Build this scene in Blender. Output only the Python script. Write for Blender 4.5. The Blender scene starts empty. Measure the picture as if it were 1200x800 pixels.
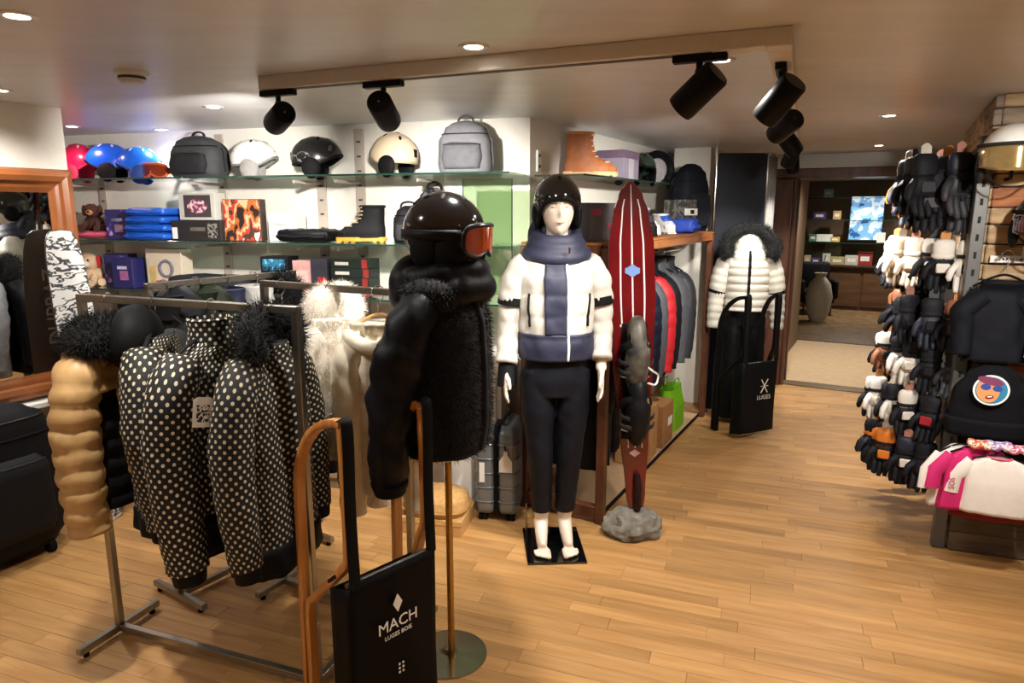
import bpy, bmesh, math, random
from mathutils import Vector, Matrix, noise
random.seed(7)
PI = math.pi
SC = bpy.context.scene
COL = SC.collection
# ------------------------------------------------------------------ camera, world, exposure
cam_data = bpy.data.cameras.new('camera'); cam_data.lens = 24.0; cam_data.sensor_width = 36.0
cam_data.clip_start = 0.05; cam_data.clip_end = 60
cam = bpy.data.objects.new('camera', cam_data); COL.objects.link(cam)
cam.location = (0, 0, 1.65); cam.rotation_euler = (PI / 2 - math.atan(153 / 800), 0, 0)
SC.camera = cam
world = bpy.data.worlds.new('world'); SC.world = world; world.use_nodes = True
world.node_tree.nodes['Background'].inputs[0].default_value = (1.0, 0.93, 0.84, 1)
world.node_tree.nodes['Background'].inputs[1].default_value = 0.05
SC.view_settings.view_transform = 'Standard'; SC.view_settings.look = 'None'
SC.view_settings.exposure = 0.42; SC.view_settings.gamma = 1.0; SC.view_settings.use_curve_mapping = False
SPOT_POWER = 150.0        # track spot heads
DOWN_POWER = 45.0        # recessed downlights
WARM = (1.0, 0.945, 0.875)
CEIL = 2.16

# ------------------------------------------------------------------ mesh builder
class M:
    def __init__(self): self.v = []; self.f = []; self.u = []
    def add(self, verts, faces, uvs=None):
        o = len(self.v); self.v += [Vector(p) for p in verts]
        for i, f in enumerate(faces):
            self.f.append([o + k for k in f]); self.u.append(uvs[i] if uvs else None)
        return self
    def xf(self, mat, start=0):
        for i in range(start, len(self.v)): self.v[i] = mat @ self.v[i]
        return self
    def join(self, o, mat=None):
        self.add([mat @ p for p in o.v] if mat else o.v, o.f, o.u); return self
    def rings(self, R, cap0=True, cap1=True, closed=True):
        n = len(R[0]); per = 0
        for r in R:
            per = max(per, sum((Vector(r[j]) - Vector(r[(j + 1) % n])).length for j in range(n)))
        vv = [0]
        for i in range(1, len(R)):
            vv.append(vv[-1] + sum((Vector(R[i][j]) - Vector(R[i - 1][j])).length for j in range(0, n, 3)) / len(range(0, n, 3)))
        V = [p for r in R for p in r]; F = []; U = []
        for i in range(len(R) - 1):
            for j in range(n if closed else n - 1):
                k = (j + 1) % n
                F.append([i * n + j, i * n + k, (i + 1) * n + k, (i + 1) * n + j])
                u0 = per * j / n; u1 = per * (j + 1) / n
                U.append([(u0, vv[i]), (u1, vv[i]), (u1, vv[i + 1]), (u0, vv[i + 1])])
        if cap0: F.append(list(range(n - 1, -1, -1))); U.append(None)
        if cap1: F.append([(len(R) - 1) * n + j for j in range(n)]); U.append(None)
        return self.add(V, F, U)
    def tube(self, path, rad, n=10, cap=True, flat=1.0, up=None, sq=2.0, mod=None):
        P = [Vector(p) for p in path]; R = []
        ref = Vector(up) if up else Vector((0, 0, 1))
        t0 = (P[1] - P[0]).normalized()
        if abs(t0.dot(ref)) > 0.95: ref = Vector((0, 1, 0)) if abs(t0.y) < 0.9 else Vector((1, 0, 0))
        nx = t0.cross(ref).normalized()
        for i, p in enumerate(P):
            t = (P[min(i + 1, len(P) - 1)] - P[max(i - 1, 0)]).normalized()
            nx = (nx - t * nx.dot(t)).normalized(); ny = t.cross(nx)
            r = rad[i] if isinstance(rad, list) else rad
            rx, ry = r if isinstance(r, tuple) else (r, r * flat)
            ring = []
            for j in range(n):
                a = 2 * PI * j / n; ca, sa = math.cos(a), math.sin(a)
                e = 2.0 / sq
                q = mod(i, a) if mod else 1.0
                ring.append(p + nx * (rx * q * math.copysign(abs(ca) ** e, ca)) + ny * (ry * q * math.copysign(abs(sa) ** e, sa)))
            R.append(ring)
        return self.rings(R, cap, cap)
    def box(self, c, s, bev=0.0, rot=None, seg=1):
        bm = bmesh.new(); bmesh.ops.create_cube(bm, size=1)
        bmesh.ops.scale(bm, vec=Vector(s), verts=bm.verts)
        if bev > 0: bmesh.ops.bevel(bm, geom=list(bm.edges), offset=min(bev, min(s) * 0.48), segments=seg, affect='EDGES', profile=0.5)
        T = Matrix.Translation(Vector(c)) @ (rot.to_4x4() if rot else Matrix.Identity(4))
        bm.verts.index_update()
        V = [T @ v.co for v in bm.verts]; F = []; U = []
        for f in bm.faces:
            F.append([v.index for v in f.verts]); nn = f.normal
            ax = max(range(3), key=lambda k: abs(nn[k])); o = [k for k in range(3) if k != ax]
            U.append([(v.co[o[0]], v.co[o[1]]) for v in f.verts])
        bm.free(); return self.add(V, F, U)
    def lathe(self, prof, n=24, c=(0, 0, 0), cap=True):
        c = Vector(c)
        return self.rings([[c + Vector((r * math.cos(2 * PI * j / n), r * math.sin(2 * PI * j / n), z)) for j in range(n)] for r, z in prof], cap, cap)
    def ell(self, c, r, nu=20, nv=12, fn=None):
        c = Vector(c); r = r if hasattr(r, '__len__') else (r, r, r); R = []
        for i in range(1, nv):
            th = PI * i / nv; row = []
            for j in range(nu):
                a = 2 * PI * j / nu
                d = Vector((math.sin(th) * math.cos(a), math.sin(th) * math.sin(a), -math.cos(th)))
                q = Vector((d.x * r[0], d.y * r[1], d.z * r[2]))
                row.append(c + (fn(d, q) if fn else q))
            R.append(row)
        o = len(self.v); self.rings(R, False, False)
        d0, d1 = Vector((0, 0, -1)), Vector((0, 0, 1))
        q0, q1 = Vector((0, 0, -r[2])), Vector((0, 0, r[2]))
        b = len(self.v); self.v += [c + (fn(d0, q0) if fn else q0), c + (fn(d1, q1) if fn else q1)]
        L = o + (nv - 2) * nu
        for j in range(nu):
            k = (j + 1) % nu
            self.f.append([o + k, o + j, b]); self.u.append(None)
            self.f.append([L + j, L + k, b + 1]); self.u.append(None)
        return self
    def prism(self, pts, th, mat=None):
        n = len(pts)
        V = [Vector((p[0], p[1], -th / 2)) for p in pts] + [Vector((p[0], p[1], th / 2)) for p in pts]
        if mat: V = [mat @ q for q in V]
        F = [list(range(n - 1, -1, -1)), list(range(n, 2 * n))]; U = [[pts[i] for i in range(n - 1, -1, -1)], [tuple(p) for p in pts]]
        for i in range(n):
            k = (i + 1) % n; F.append([i, k, n + k, n + i]); U.append([(0, 0), (.01, 0), (.01, th), (0, th)])
        return self.add(V, F, U)
    def patch(self, S, a0, a1, z0, z1, off=0.004, na=8, nz=8):
        """thin shell lying on a surface function S(a, z, offset)"""
        o = len(self.v); W = na + 1
        for L in (off, -0.004):
            for i in range(nz + 1):
                for j in range(na + 1):
                    self.v.append(Vector(S(a0 + (a1 - a0) * j / na, z0 + (z1 - z0) * i / nz, L)))
        H = (nz + 1) * W
        def q(i, j, k=0): return o + k * H + i * W + j
        for i in range(nz):
            for j in range(na):
                self.f.append([q(i, j), q(i, j + 1), q(i + 1, j + 1), q(i + 1, j)])
                x0, x1 = j / na, (j + 1) / na; y0, y1 = i / nz, (i + 1) / nz
                self.u.append([(x0, y0), (x1, y0), (x1, y1), (x0, y1)])
        for i in range(nz):
            self.f += [[q(i, 0), q(i + 1, 0), q(i + 1, 0, 1), q(i, 0, 1)], [q(i, na), q(i, na, 1), q(i + 1, na, 1), q(i + 1, na)]]; self.u += [None, None]
        for j in range(na):
            self.f += [[q(0, j), q(0, j, 1), q(0, j + 1, 1), q(0, j + 1)], [q(nz, j), q(nz, j + 1), q(nz, j + 1, 1), q(nz, j, 1)]]; self.u += [None, None]
        return self
    def fur(self, count, ln, wd=0.0012, droop=0.3, seed=1, jit=0.5):
        """short blades growing from the faces built so far"""
        rnd = random.Random(seed); base = [f for f in self.f if len(f) == 4]
        areas = []; tot = 0
        for f in base:
            a, b, c = self.v[f[0]], self.v[f[1]], self.v[f[2]]
            tot += (b - a).cross(c - a).length; areas.append(tot)
        import bisect
        V = []; F = []
        for k in range(count):
            f = base[min(bisect.bisect(areas, rnd.random() * tot), len(base) - 1)]
            a, b, c, d = (self.v[i] for i in f)
            s, t = rnd.random(), rnd.random()
            p = a.lerp(b, s).lerp(d.lerp(c, s), t)
            nn = (b - a).cross(d - a)
            if nn.length < 1e-9: continue
            nn.normalize()
            dr = nn + Vector((rnd.gauss(0, jit), rnd.gauss(0, jit), rnd.gauss(0, jit) - droop)); dr.normalize()
            sd = dr.cross(Vector((rnd.gauss(0, 1), rnd.gauss(0, 1), rnd.gauss(0, 1)))); sd.normalize()
            l = ln * (0.5 + rnd.random())
            o = len(V); V += [p - nn * 0.002 + sd * wd, p - nn * 0.002 - sd * wd, p + dr * l]; F.append([o, o + 1, o + 2])
        return self.add(V, F)

def superring(cx, cy, z, rx, ry, n=28, e=2.4, mod=None):
    R = []
    for j in range(n):
        a = 2 * PI * j / n; ca, sa = math.cos(a), math.sin(a); q = mod(a) if mod else 1.0
        R.append(Vector((cx + rx * q * math.copysign(abs(ca) ** (2 / e), ca), cy + ry * q * math.copysign(abs(sa) ** (2 / e), sa), z)))
    return R
def lerp_tab(tab, x):
    if x <= tab[0][0]: return tab[0][1:]
    for a, b in zip(tab, tab[1:]):
        if x <= b[0]:
            t = (x - a[0]) / (b[0] - a[0]); t = t * t * (3 - 2 * t)
            return tuple(p + (q - p) * t for p, q in zip(a[1:], b[1:]))
    return tab[-1][1:]
def spline(pts, n=8):
    P = [Vector(p) for p in pts]; out = []
    for i in range(len(P) - 1):
        p0, p1, p2, p3 = P[max(i - 1, 0)], P[i], P[i + 1], P[min(i + 2, len(P) - 1)]
        for k in range(n):
            t = k / n
            out.append(0.5 * ((2 * p1) + (p2 - p0) * t + (2 * p0 - 5 * p1 + 4 * p2 - p3) * t * t + (3 * p1 - p0 - 3 * p2 + p3) * t ** 3))
    return out + [P[-1]]
def lin(a, b, n): return [a + (b - a) * i / (n - 1) for i in range(n)]

def mesh_of(m, name, smooth=True, angle=42):
    me = bpy.data.meshes.new(name); me.from_pydata([tuple(p) for p in m.v], [], m.f)
    if any(m.u):
        uvl = me.uv_layers.new(name='UVMap'); buf = []
        for f, u in zip(m.f, m.u):
            for k in range(len(f)): buf += (u[k] if u else (0.0, 0.0))
        uvl.data.foreach_set('uv', [float(x) for x in buf])
    if smooth:
        me.shade_smooth()
        if angle < 180: me.set_sharp_from_angle(angle=math.radians(angle))
    me.update(); return me
def link(name, data, mat=None, parent=None, loc=None, rot=None):
    o = bpy.data.objects.new(name, data); COL.objects.link(o)
    if mat is not None and data is not None:
        if not data.materials: data.materials.append(mat)
        elif data.materials[0] != mat:
            o.material_slots[0].link = 'OBJECT'; o.material_slots[0].material = mat
    if parent: o.parent = parent
    if loc is not None: o.location = loc
    if rot is not None: o.rotation_euler = rot
    return o
def obj(name, m, mat, parent=None, smooth=True, loc=None, rot=None, angle=42):
    return link(name, mesh_of(m, name, smooth, angle), mat, parent, loc, rot)
def thing(name, label, cat, loc=(0, 0, 0), rz=0.0, group=None, rot=None):
    o = bpy.data.objects.new(name, None); COL.objects.link(o); o.empty_display_size = 0.05
    o.location = loc; o.rotation_euler = rot if rot else (0, 0, rz); o['label'] = label; o['category'] = cat
    if group: o['group'] = group
    return o
def tag(o, label, cat, group=None):
    o['label'] = label; o['category'] = cat
    if group: o['group'] = group
    return o
def struct(o, label=None, cat=None):
    o['kind'] = 'structure'
    if label: o['label'] = label
    if cat: o['category'] = cat
    return o
def remesh(m, vox, it=4, name='body'):
    me = mesh_of(m, name, False); o = bpy.data.objects.new('tmp', me); COL.objects.link(o)
    r = o.modifiers.new('r', 'REMESH'); r.mode = 'VOXEL'; r.voxel_size = vox
    s = o.modifiers.new('s', 'SMOOTH'); s.iterations = it; s.factor = 0.5
    dg = bpy.context.evaluated_depsgraph_get(); dg.update()
    out = bpy.data.meshes.new_from_object(o.evaluated_get(dg)); out.name = name
    bpy.data.objects.remove(o); out.shade_smooth(); return out
def text(name, s, size, mat, parent, matrix, ext=0.0006, align='CENTER', shear=0.0, bold=0.0):
    c = bpy.data.curves.new(name, 'FONT'); c.body = s; c.size = size; c.extrude = ext; c.align_x = align; c.align_y = 'CENTER'
    c.shear = shear; c.offset = bold; c.resolution_u = 3
    t = bpy.data.objects.new('tmp', c); COL.objects.link(t)
    dg = bpy.context.evaluated_depsgraph_get(); dg.update()
    me = bpy.data.meshes.new_from_object(t.evaluated_get(dg)); bpy.data.objects.remove(t)
    me.transform(matrix); me.name = name
    me.materials.clear()
    return link(name, me, mat, parent)
def frame_matrix(origin, xdir, ydir):
    x = Vector(xdir).normalized(); y = Vector(ydir); y = (y - x * y.dot(x)).normalized(); z = x.cross(y)
    return Matrix(((x.x, y.x, z.x, origin[0]), (x.y, y.y, z.y, origin[1]), (x.z, y.z, z.z, origin[2]), (0, 0, 0, 1)))
def copy_tree(o, parent=None, swap=None):
    c = o.copy(); COL.objects.link(c); c.parent = parent
    for ch in list(o.children): copy_tree(ch, c)
    return c

# ------------------------------------------------------------------ materials
def hx(h):
    h = h.lstrip('#'); r = [int(h[i:i + 2], 16) / 255 for i in (0, 2, 4)]
    return tuple(((c + 0.055) / 1.055) ** 2.4 if c > 0.04045 else c / 12.92 for c in r) + (1.0,)
_mc = {}
def mat(col, rough=0.6, metal=0.0, var=0.12, vscale=30.0, bump=0.0, bscale=200.0, coat=0.0, sheen=0.0, spec=0.5, col2=None, emit=0.0, name=None, stretch=None):
    key = (col, rough, metal, var, vscale, bump, bscale, coat, sheen, spec, col2, emit, stretch)
    if key in _mc: return _mc[key]
    m = bpy.data.materials.new(name or 'surface_' + col.lstrip('#')); m.use_nodes = True
    nt = m.node_tree; b = nt.nodes['Principled BSDF']; N = nt.nodes.new; L = nt.links.new
    b.inputs['Roughness'].default_value = rough; b.inputs['Metallic'].default_value = metal
    if max(hx(col)[:3]) < 0.03 and rough > 0.3 and not metal: spec *= 0.35
    b.inputs['Specular IOR Level'].default_value = spec
    if coat: b.inputs['Coat Weight'].default_value = coat; b.inputs['Coat Roughness'].default_value = 0.06
    if sheen: b.inputs['Sheen Weight'].default_value = sheen
    c = hx(col); c2 = hx(col2) if col2 else tuple(x * (1 - var * 2) for x in c[:3]) + (1,)
    tc = N('ShaderNodeTexCoord'); mp = N('ShaderNodeMapping'); L(tc.outputs['Object'], mp.inputs[0])
    if stretch: mp.inputs['Scale'].default_value = stretch
    if var > 0 or col2:
        nz = N('ShaderNodeTexNoise'); nz.inputs['Scale'].default_value = vscale; nz.inputs['Detail'].default_value = 4
        L(mp.outputs[0], nz.inputs['Vector'])
        rp = N('ShaderNodeValToRGB'); rp.color_ramp.elements[0].position = 0.3; rp.color_ramp.elements[1].position = 0.7
        rp.color_ramp.elements[0].color = c2; rp.color_ramp.elements[1].color = c
        L(nz.outputs['Fac'], rp.inputs[0]); L(rp.outputs[0], b.inputs['Base Color'])
    else: b.inputs['Base Color'].default_value = c
    if bump > 0:
        n2 = N('ShaderNodeTexNoise'); n2.inputs['Scale'].default_value = bscale; n2.inputs['Detail'].default_value = 3
        L(mp.outputs[0], n2.inputs['Vector'])
        bp = N('ShaderNodeBump'); bp.inputs['Strength'].default_value = bump; bp.inputs['Distance'].default_value = 0.004
        L(n2.outputs['Fac'], bp.inputs['Height']); L(bp.outputs[0], b.inputs['Normal'])
    if emit:
        b.inputs['Emission Color'].default_value = c; b.inputs['Emission Strength'].default_value = emit
    _mc[key] = m; return m
def glass(name, tint, rough=0.02, mixf=0.82, gcol=(1, 1, 1, 1)):
    """thin pane: mostly clear with a tinted sheen"""
    m = bpy.data.materials.new(name); m.use_nodes = True; nt = m.node_tree; N = nt.nodes.new; L = nt.links.new
    nt.nodes.remove(nt.nodes['Principled BSDF']); out = nt.nodes['Material Output']
    tr = N('ShaderNodeBsdfTransparent'); tr.inputs[0].default_value = hx(tint)
    gl = N('ShaderNodeBsdfGlossy'); gl.inputs['Roughness'].default_value = rough; gl.inputs[0].default_value = gcol
    mx = N('ShaderNodeMixShader'); lw = N('ShaderNodeLayerWeight'); lw.inputs[0].default_value = 0.25
    mr = N('ShaderNodeMapRange'); mr.inputs[3].default_value = 1 - mixf; mr.inputs[4].default_value = 0.8
    L(lw.outputs['Fresnel'], mr.inputs[0]); L(mr.outputs[0], mx.inputs[0]); L(tr.outputs[0], mx.inputs[1]); L(gl.outputs[0], mx.inputs[2]); L(mx.outputs[0], out.inputs[0])
    return m
def wood(name, c1, c2, rough=0.45, scale=(2.0, 30.0, 30.0), coat=0.0, rnd=0.0, bump=0.1):
    m = bpy.data.materials.new(name); m.use_nodes = True; nt = m.node_tree; N = nt.nodes.new; L = nt.links.new; b = nt.nodes['Principled BSDF']
    b.inputs['Roughness'].default_value = rough
    if coat: b.inputs['Coat Weight'].default_value = coat; b.inputs['Coat Roughness'].default_value = 0.12
    tc = N('ShaderNodeTexCoord'); mp = N('ShaderNodeMapping'); mp.inputs['Scale'].default_value = scale
    L(tc.outputs['Object'], mp.inputs[0]); vec = mp.outputs[0]
    oi = N('ShaderNodeObjectInfo'); ge = N('ShaderNodeNewGeometry'); ad = N('ShaderNodeMath'); ad.operation = 'ADD'
    L(oi.outputs['Random'], ad.inputs[0]); L(ge.outputs['Random Per Island'], ad.inputs[1])
    fr = N('ShaderNodeMath'); fr.operation = 'FRACT'; L(ad.outputs[0], fr.inputs[0])
    if rnd:
        sc = N('ShaderNodeMath'); sc.operation = 'MULTIPLY'; sc.inputs[1].default_value = 37.0; L(fr.outputs[0], sc.inputs[0])
        va = N('ShaderNodeVectorMath'); va.operation = 'ADD'; L(mp.outputs[0], va.inputs[0]); L(sc.outputs[0], va.inputs[1]); vec = va.outputs[0]
    nz = N('ShaderNodeTexNoise'); nz.inputs['Scale'].default_value = 1.0; nz.inputs['Detail'].default_value = 6; nz.inputs['Distortion'].default_value = 0.6
    L(vec, nz.inputs['Vector'])
    rp = N('ShaderNodeValToRGB'); rp.color_ramp.elements[0].position = 0.32; rp.color_ramp.elements[1].position = 0.68
    rp.color_ramp.elements[0].color = hx(c2); rp.color_ramp.elements[1].color = hx(c1); L(nz.outputs['Fac'], rp.inputs[0])
    if rnd:
        hs = N('ShaderNodeHueSaturation'); mr = N('ShaderNodeMapRange'); mr.inputs[3].default_value = 1 - rnd; mr.inputs[4].default_value = 1 + rnd
        L(fr.outputs[0], mr.inputs[0]); L(mr.outputs[0], hs.inputs['Value']); L(rp.outputs[0], hs.inputs['Color']); L(hs.outputs[0], b.inputs['Base Color'])
    else: L(rp.outputs[0], b.inputs['Base Color'])
    if bump:
        bp = N('ShaderNodeBump'); bp.inputs['Strength'].default_value = bump; bp.inputs['Distance'].default_value = 0.002
        L(nz.outputs['Fac'], bp.inputs['Height']); L(bp.outputs[0], b.inputs['Normal'])
    return m
def dots(name, base, dot, pitch=0.03, r=0.29, rough=0.75):
    """polka dots in garment UVs (metres), rows set at 45 degrees"""
    m = bpy.data.materials.new(name); m.use_nodes = True; nt = m.node_tree; N = nt.nodes.new; L = nt.links.new; b = nt.nodes['Principled BSDF']
    b.inputs['Roughness'].default_value = rough
    uv = N('ShaderNodeUVMap'); mp = N('ShaderNodeMapping'); mp.inputs['Scale'].default_value = (1 / pitch,) * 3; mp.inputs['Rotation'].default_value = (0, 0, PI / 4)
    L(uv.outputs[0], mp.inputs[0]); fr = N('ShaderNodeVectorMath'); fr.operation = 'FRACTION'; L(mp.outputs[0], fr.inputs[0])
    sb = N('ShaderNodeVectorMath'); sb.operation = 'SUBTRACT'; sb.inputs[1].default_value = (0.5, 0.5, 0); L(fr.outputs[0], sb.inputs[0])
    sx = N('ShaderNodeSeparateXYZ'); L(sb.outputs[0], sx.inputs[0]); cx = N('ShaderNodeCombineXYZ'); L(sx.outputs[0], cx.inputs[0]); L(sx.outputs[1], cx.inputs[1])
    ln = N('ShaderNodeVectorMath'); ln.operation = 'LENGTH'; L(cx.outputs[0], ln.inputs[0])
    lt = N('ShaderNodeMath'); lt.operation = 'LESS_THAN'; lt.inputs[1].default_value = r; L(ln.outputs['Value'], lt.inputs[0])
    mx = N('ShaderNodeMix'); mx.data_type = 'RGBA'; mx.inputs[6].default_value = hx(base); mx.inputs[7].default_value = hx(dot)
    L(lt.outputs[0], mx.inputs[0]); L(mx.outputs[2], b.inputs['Base Color']); return m
def mottled(name, stops, scale=14.0, rough=0.5, kind='noise', coat=0.0, coord='Object', detail=3.0, stretch=(1, 1, 1)):
    """several flat colours in irregular patches: printed artwork, camouflage, stone"""
    m = bpy.data.materials.new(name); m.use_nodes = True; nt = m.node_tree; N = nt.nodes.new; L = nt.links.new; b = nt.nodes['Principled BSDF']
    b.inputs['Roughness'].default_value = rough
    if coat: b.inputs['Coat Weight'].default_value = coat
    tc = N('ShaderNodeTexCoord'); mp = N('ShaderNodeMapping'); mp.inputs['Scale'].default_value = stretch; L(tc.outputs[coord], mp.inputs[0])
    if kind == 'noise': t = N('ShaderNodeTexNoise'); t.inputs['Detail'].default_value = detail; o = t.outputs['Fac']
    else: t = N('ShaderNodeTexVoronoi'); o = t.outputs['Distance']
    t.inputs['Scale'].default_value = scale; L(mp.outputs[0], t.inputs['Vector'])
    rp = N('ShaderNodeValToRGB'); rp.color_ramp.interpolation = 'CONSTANT' if kind == 'noise' else 'LINEAR'
    e = rp.color_ramp.elements
    while len(e) < len(stops): e.new(0.5)
    for k, (pos, c) in enumerate(stops): e[k].position = pos; e[k].color = hx(c)
    L(o, rp.inputs[0]); L(rp.outputs[0], b.inputs['Base Color']); return m

BLACK = mat('#0b0b0d', 0.7, var=0.2); GLOSSB = mat('#08080a', 0.12, var=0, coat=0.6); NYLON = mat('#0c0e18', 0.38, var=0.1, bump=0.15, bscale=60)
RUBBER = mat('#101011', 0.85, var=0.1); WHITEP = mat('#e9e7e2', 0.6, var=0.03); PAPER = mat('#f2f0ea', 0.8, var=0.02)
STEEL = mat('#a8a49a', 0.34, 1.0, var=0.06, vscale=60); DSTEEL = mat('#5b5a58', 0.4, 0.9, var=0.08); CHROME = mat('#d8d8d6', 0.12, 1.0, var=0)
BRASS = mat('#b08d4f', 0.28, 1.0, var=0.1); CARD = mat('#b98a55', 0.8, var=0.1, vscale=12); KRAFT = mat('#c89a5e', 0.75, var=0.08)
BFUR = mat('#070709', 0.75, var=0.25, vscale=50, sheen=0.15); NAVY = mat('#262a44', 0.6, var=0.1, bump=0.1, bscale=300)
SKIN = mat('#ead9c6', 0.38, var=0.02); RED = mat('#b3121c', 0.4, var=0.08)
# ------------------------------------------------------------------ the shop: shell
A29 = math.radians(29); a_ = Vector((math.sin(A29), math.cos(A29), 0)); b_ = Vector((math.cos(A29), -math.sin(A29), 0))   # aisle axis and cross axis
C0 = Vector((0.10, 3.94, 0)); W_ = Vector((-0.956, 0.291, 0)).normalized(); N_ = Vector((-0.291, -0.956, 0)).normalized()    # back wall corner, run, normal
WALLP = mat('#e6e2d8', 0.75, var=0.02, bump=0.05, bscale=90)
CEILP = mat('#d7d7d9', 0.36, var=0.05, vscale=3, bump=0.05, bscale=20, name='ceiling_paint', stretch=(1, 4, 1))
def wall(name, p0, p1, z0, z1, th, m, side):
    """wall with its visible face on the line p0-p1 and its body behind it"""
    p0, p1 = Vector(p0), Vector(p1); d = (p1 - p0); L = d.length; ang = math.atan2(d.y, d.x)
    g = M().box((L / 2, side * th / 2, (z0 + z1) / 2), (L, th, z1 - z0))
    o = obj(name, g, m, None, False, loc=(p0.x, p0.y, 0), rot=(0, 0, ang)); return struct(o)
OAK1 = wood('oak_floor', '#c0935c', '#a87a45', 0.5, (2.5, 26, 26), 0.0, rnd=0.16)
OAKB = mat('#8e6338', 0.5, var=0.15)
fl = struct(obj('floor', M().box((0.5, 3, -0.058), (17, 20, 0.1)), OAKB, None, False))
pd = Vector((math.cos(math.radians(20)), -math.sin(math.radians(20)), 0)); pn = Vector((pd.y * -1, pd.x, 0))
PW, PL = 0.078, 0.56
def plank_mesh():
    g = M().box((0, 0, -0.004), (PL - 0.0012, PW - 0.0012, 0.008), 0.0007); return g
pk = mesh_of(plank_mesh(), 'plank', False)
spots_ = []
c_p, s_p = math.cos(math.atan(153 / 800)), math.sin(math.atan(153 / 800))
rp_ = random.Random(3)
for r in range(-10, 112):
    off = rp_.random() * PL
    for k in range(-14, 16):
        p = pn * (r * PW) + pd * (k * PL + off)
        if p.y < 0.3 or p.y > 7.6 or abs(p.x) > 4.2: continue
        if (p - Vector((2.587, 6.526, 0))).dot(a_) > -0.05: continue
        f = p.y * c_p + 1.65 * s_p; u = p.x / f * 800 + 600; v = 400 - (p.y * s_p - 1.65 * c_p) / f * 800
        vis = -60 < u < 1260 and v < 830
        spots_.append((0 if vis else 1, f, p))
spots_.sort(key=lambda t: (t[0], t[1]))
rot_pl = math.atan2(pd.y, pd.x)
for t in spots_[:300]:
    link('plank', pk, OAK1, fl, loc=tuple(t[2]), rot=(0, 0, rot_pl))
rest = M(); one = plank_mesh()
for t in spots_[300:]:
    rest.join(one, Matrix.Translation(t[2]) @ Matrix.Rotation(rot_pl, 4, 'Z'))
OAK2 = wood('oak_floor_rest', '#c79a62', '#a97740', 0.42, (5, 12, 12), 0.12, rnd=0.2)
ro = obj('planks', rest, OAK1, fl, False); ro['kind'] = 'stuff'
# passage floor: pale tile then dark wood
pf = Vector((2.587, 6.526, 0)) ; 
cl = struct(obj('ceiling', M().box((0.5, 3, CEIL + 0.05), (17, 20, 0.1)), CEILP, None, False))
wall('wall_back', C0, C0 + W_ * 4.4, 0, CEIL, 0.12, WALLP, -1)
wall('wall_right', C0, C0 + a_ * 3.3, 0, CEIL, 0.12, WALLP, 1)
LW = Vector((-2.285, 3.615, 0))
wall('wall_left', LW, LW - a_ * 7.8, 0, CEIL, 0.10, WALLP, -1)
wall('wall_return', LW - b_ * 0.1, LW - b_ * 2.4, 0, CEIL, 0.06, WALLP, 1)
wall('wall_rear', (-6.2, -3.1, 0), (6.0, -3.1, 0), 0, CEIL, 0.1, WALLP, -1)
wall('wall_side', (4.6, 2.3, 0), (4.6, -3.1, 0), 0, CEIL, 0.1, WALLP, 1)
# pillar beside the wooden rack and the run of wall to the doorway
PIL = Vector((1.62, 5.75, 0))
wall('wall_pillar', PIL, PIL + a_ * 0.9, 0, CEIL, 0.30, WALLP, 1)
D0 = Vector((2.52, 6.60, 0))                     # doorway line runs along b_
wall('wall_stub', D0 - b_ * 0.9, D0 + b_ * 0.0, 0, CEIL, 0.14, WALLP, 1)
wall('wall_lintel', D0, D0 + b_ * 1.6, 1.985, CEIL, 0.14, WALLP, 1)
wall('wall_nib', D0 + b_ * 1.22, D0 + b_ * 1.8, 0, CEIL, 0.14, WALLP, 1)
DOORW = wood('walnut_frame', '#5e3a28', '#37201a', 0.4, (14, 14, 1.6), 0.2)
dr = thing('door_1', 'dark walnut door frame around the doorway to the far room', 'door frame', tuple(D0), -A29)
dr['kind'] = 'structure'
obj('jamb', M().box((0.045, 0.02, 0.97), (0.21, 0.36, 1.94), 0.008), DOORW, dr)
obj('jamb', M().box((1.245, 0.02, 0.97), (0.11, 0.36, 1.94), 0.008), DOORW, dr)
obj('head', M().box((0.62, 0.02, 1.985), (1.36, 0.36, 0.085), 0.008), DOORW, dr)
obj('stop', M().box((0.165, 0.08, 0.97), (0.03, 0.06, 1.94), 0.004), DOORW, dr)
obj('stop', M().box((0.165, -0.12, 0.97), (0.03, 0.03, 1.94), 0.004), DOORW, dr)
obj('threshold', M().box((0.65, -0.03, 0.006), (1.05, 0.16, 0.012), 0.004), mat('#7e6a52', 0.4, 0.4, var=0.1), dr)
# passage: pale carpet, dark wood beyond, side walls
TILE = mat('#c9ab84', 0.7, var=0.08, vscale=14, bump=0.2, bscale=150); FARW = mat('#5b4633', 0.5, var=0.15)
def strip(name, p, w, l, z, m): return struct(obj(name, M().box((w / 2, l / 2, z / 2), (w, l, z), 0.0), m, None, False, loc=tuple(p), rot=(0, 0, -A29)))
strip('floor_passage', D0 + b_ * -0.3 + a_ * 0.09, 2.4, 2.35, 0.006, TILE)
strip('floor_far', D0 + b_ * -2.2 + a_ * 2.45, 6.5, 4.5, 0.008, mottled('far_floor', [(0, '#6a5236'), (0.5, '#7d6240'), (0.62, '#59432c')], 5, 0.35))
strip('trim_1', D0 + b_ * -0.3 + a_ * 2.43, 2.4, 0.05, 0.012, mat('#3c2c1f', 0.5))
wall('wall_passage', D0 + b_ * 0.02 + a_ * 0.16, D0 + b_ * 0.02 + a_ * 2.3, 0, CEIL, 0.12, mat('#7b6248', 0.7), 1)
wall('wall_passage_side', D0 + b_ * 1.30 + a_ * 0.16, D0 + b_ * 1.30 + a_ * 3.4, 0, CEIL, 0.12, mat('#8a745a', 0.7), -1)
wall('wall_far', D0 + b_ * -2.6 + a_ * 6.3, D0 + b_ * 4.5 + a_ * 6.3, 0, CEIL, 0.12, mat('#6a5138', 0.6, var=0.1), 1)
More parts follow.
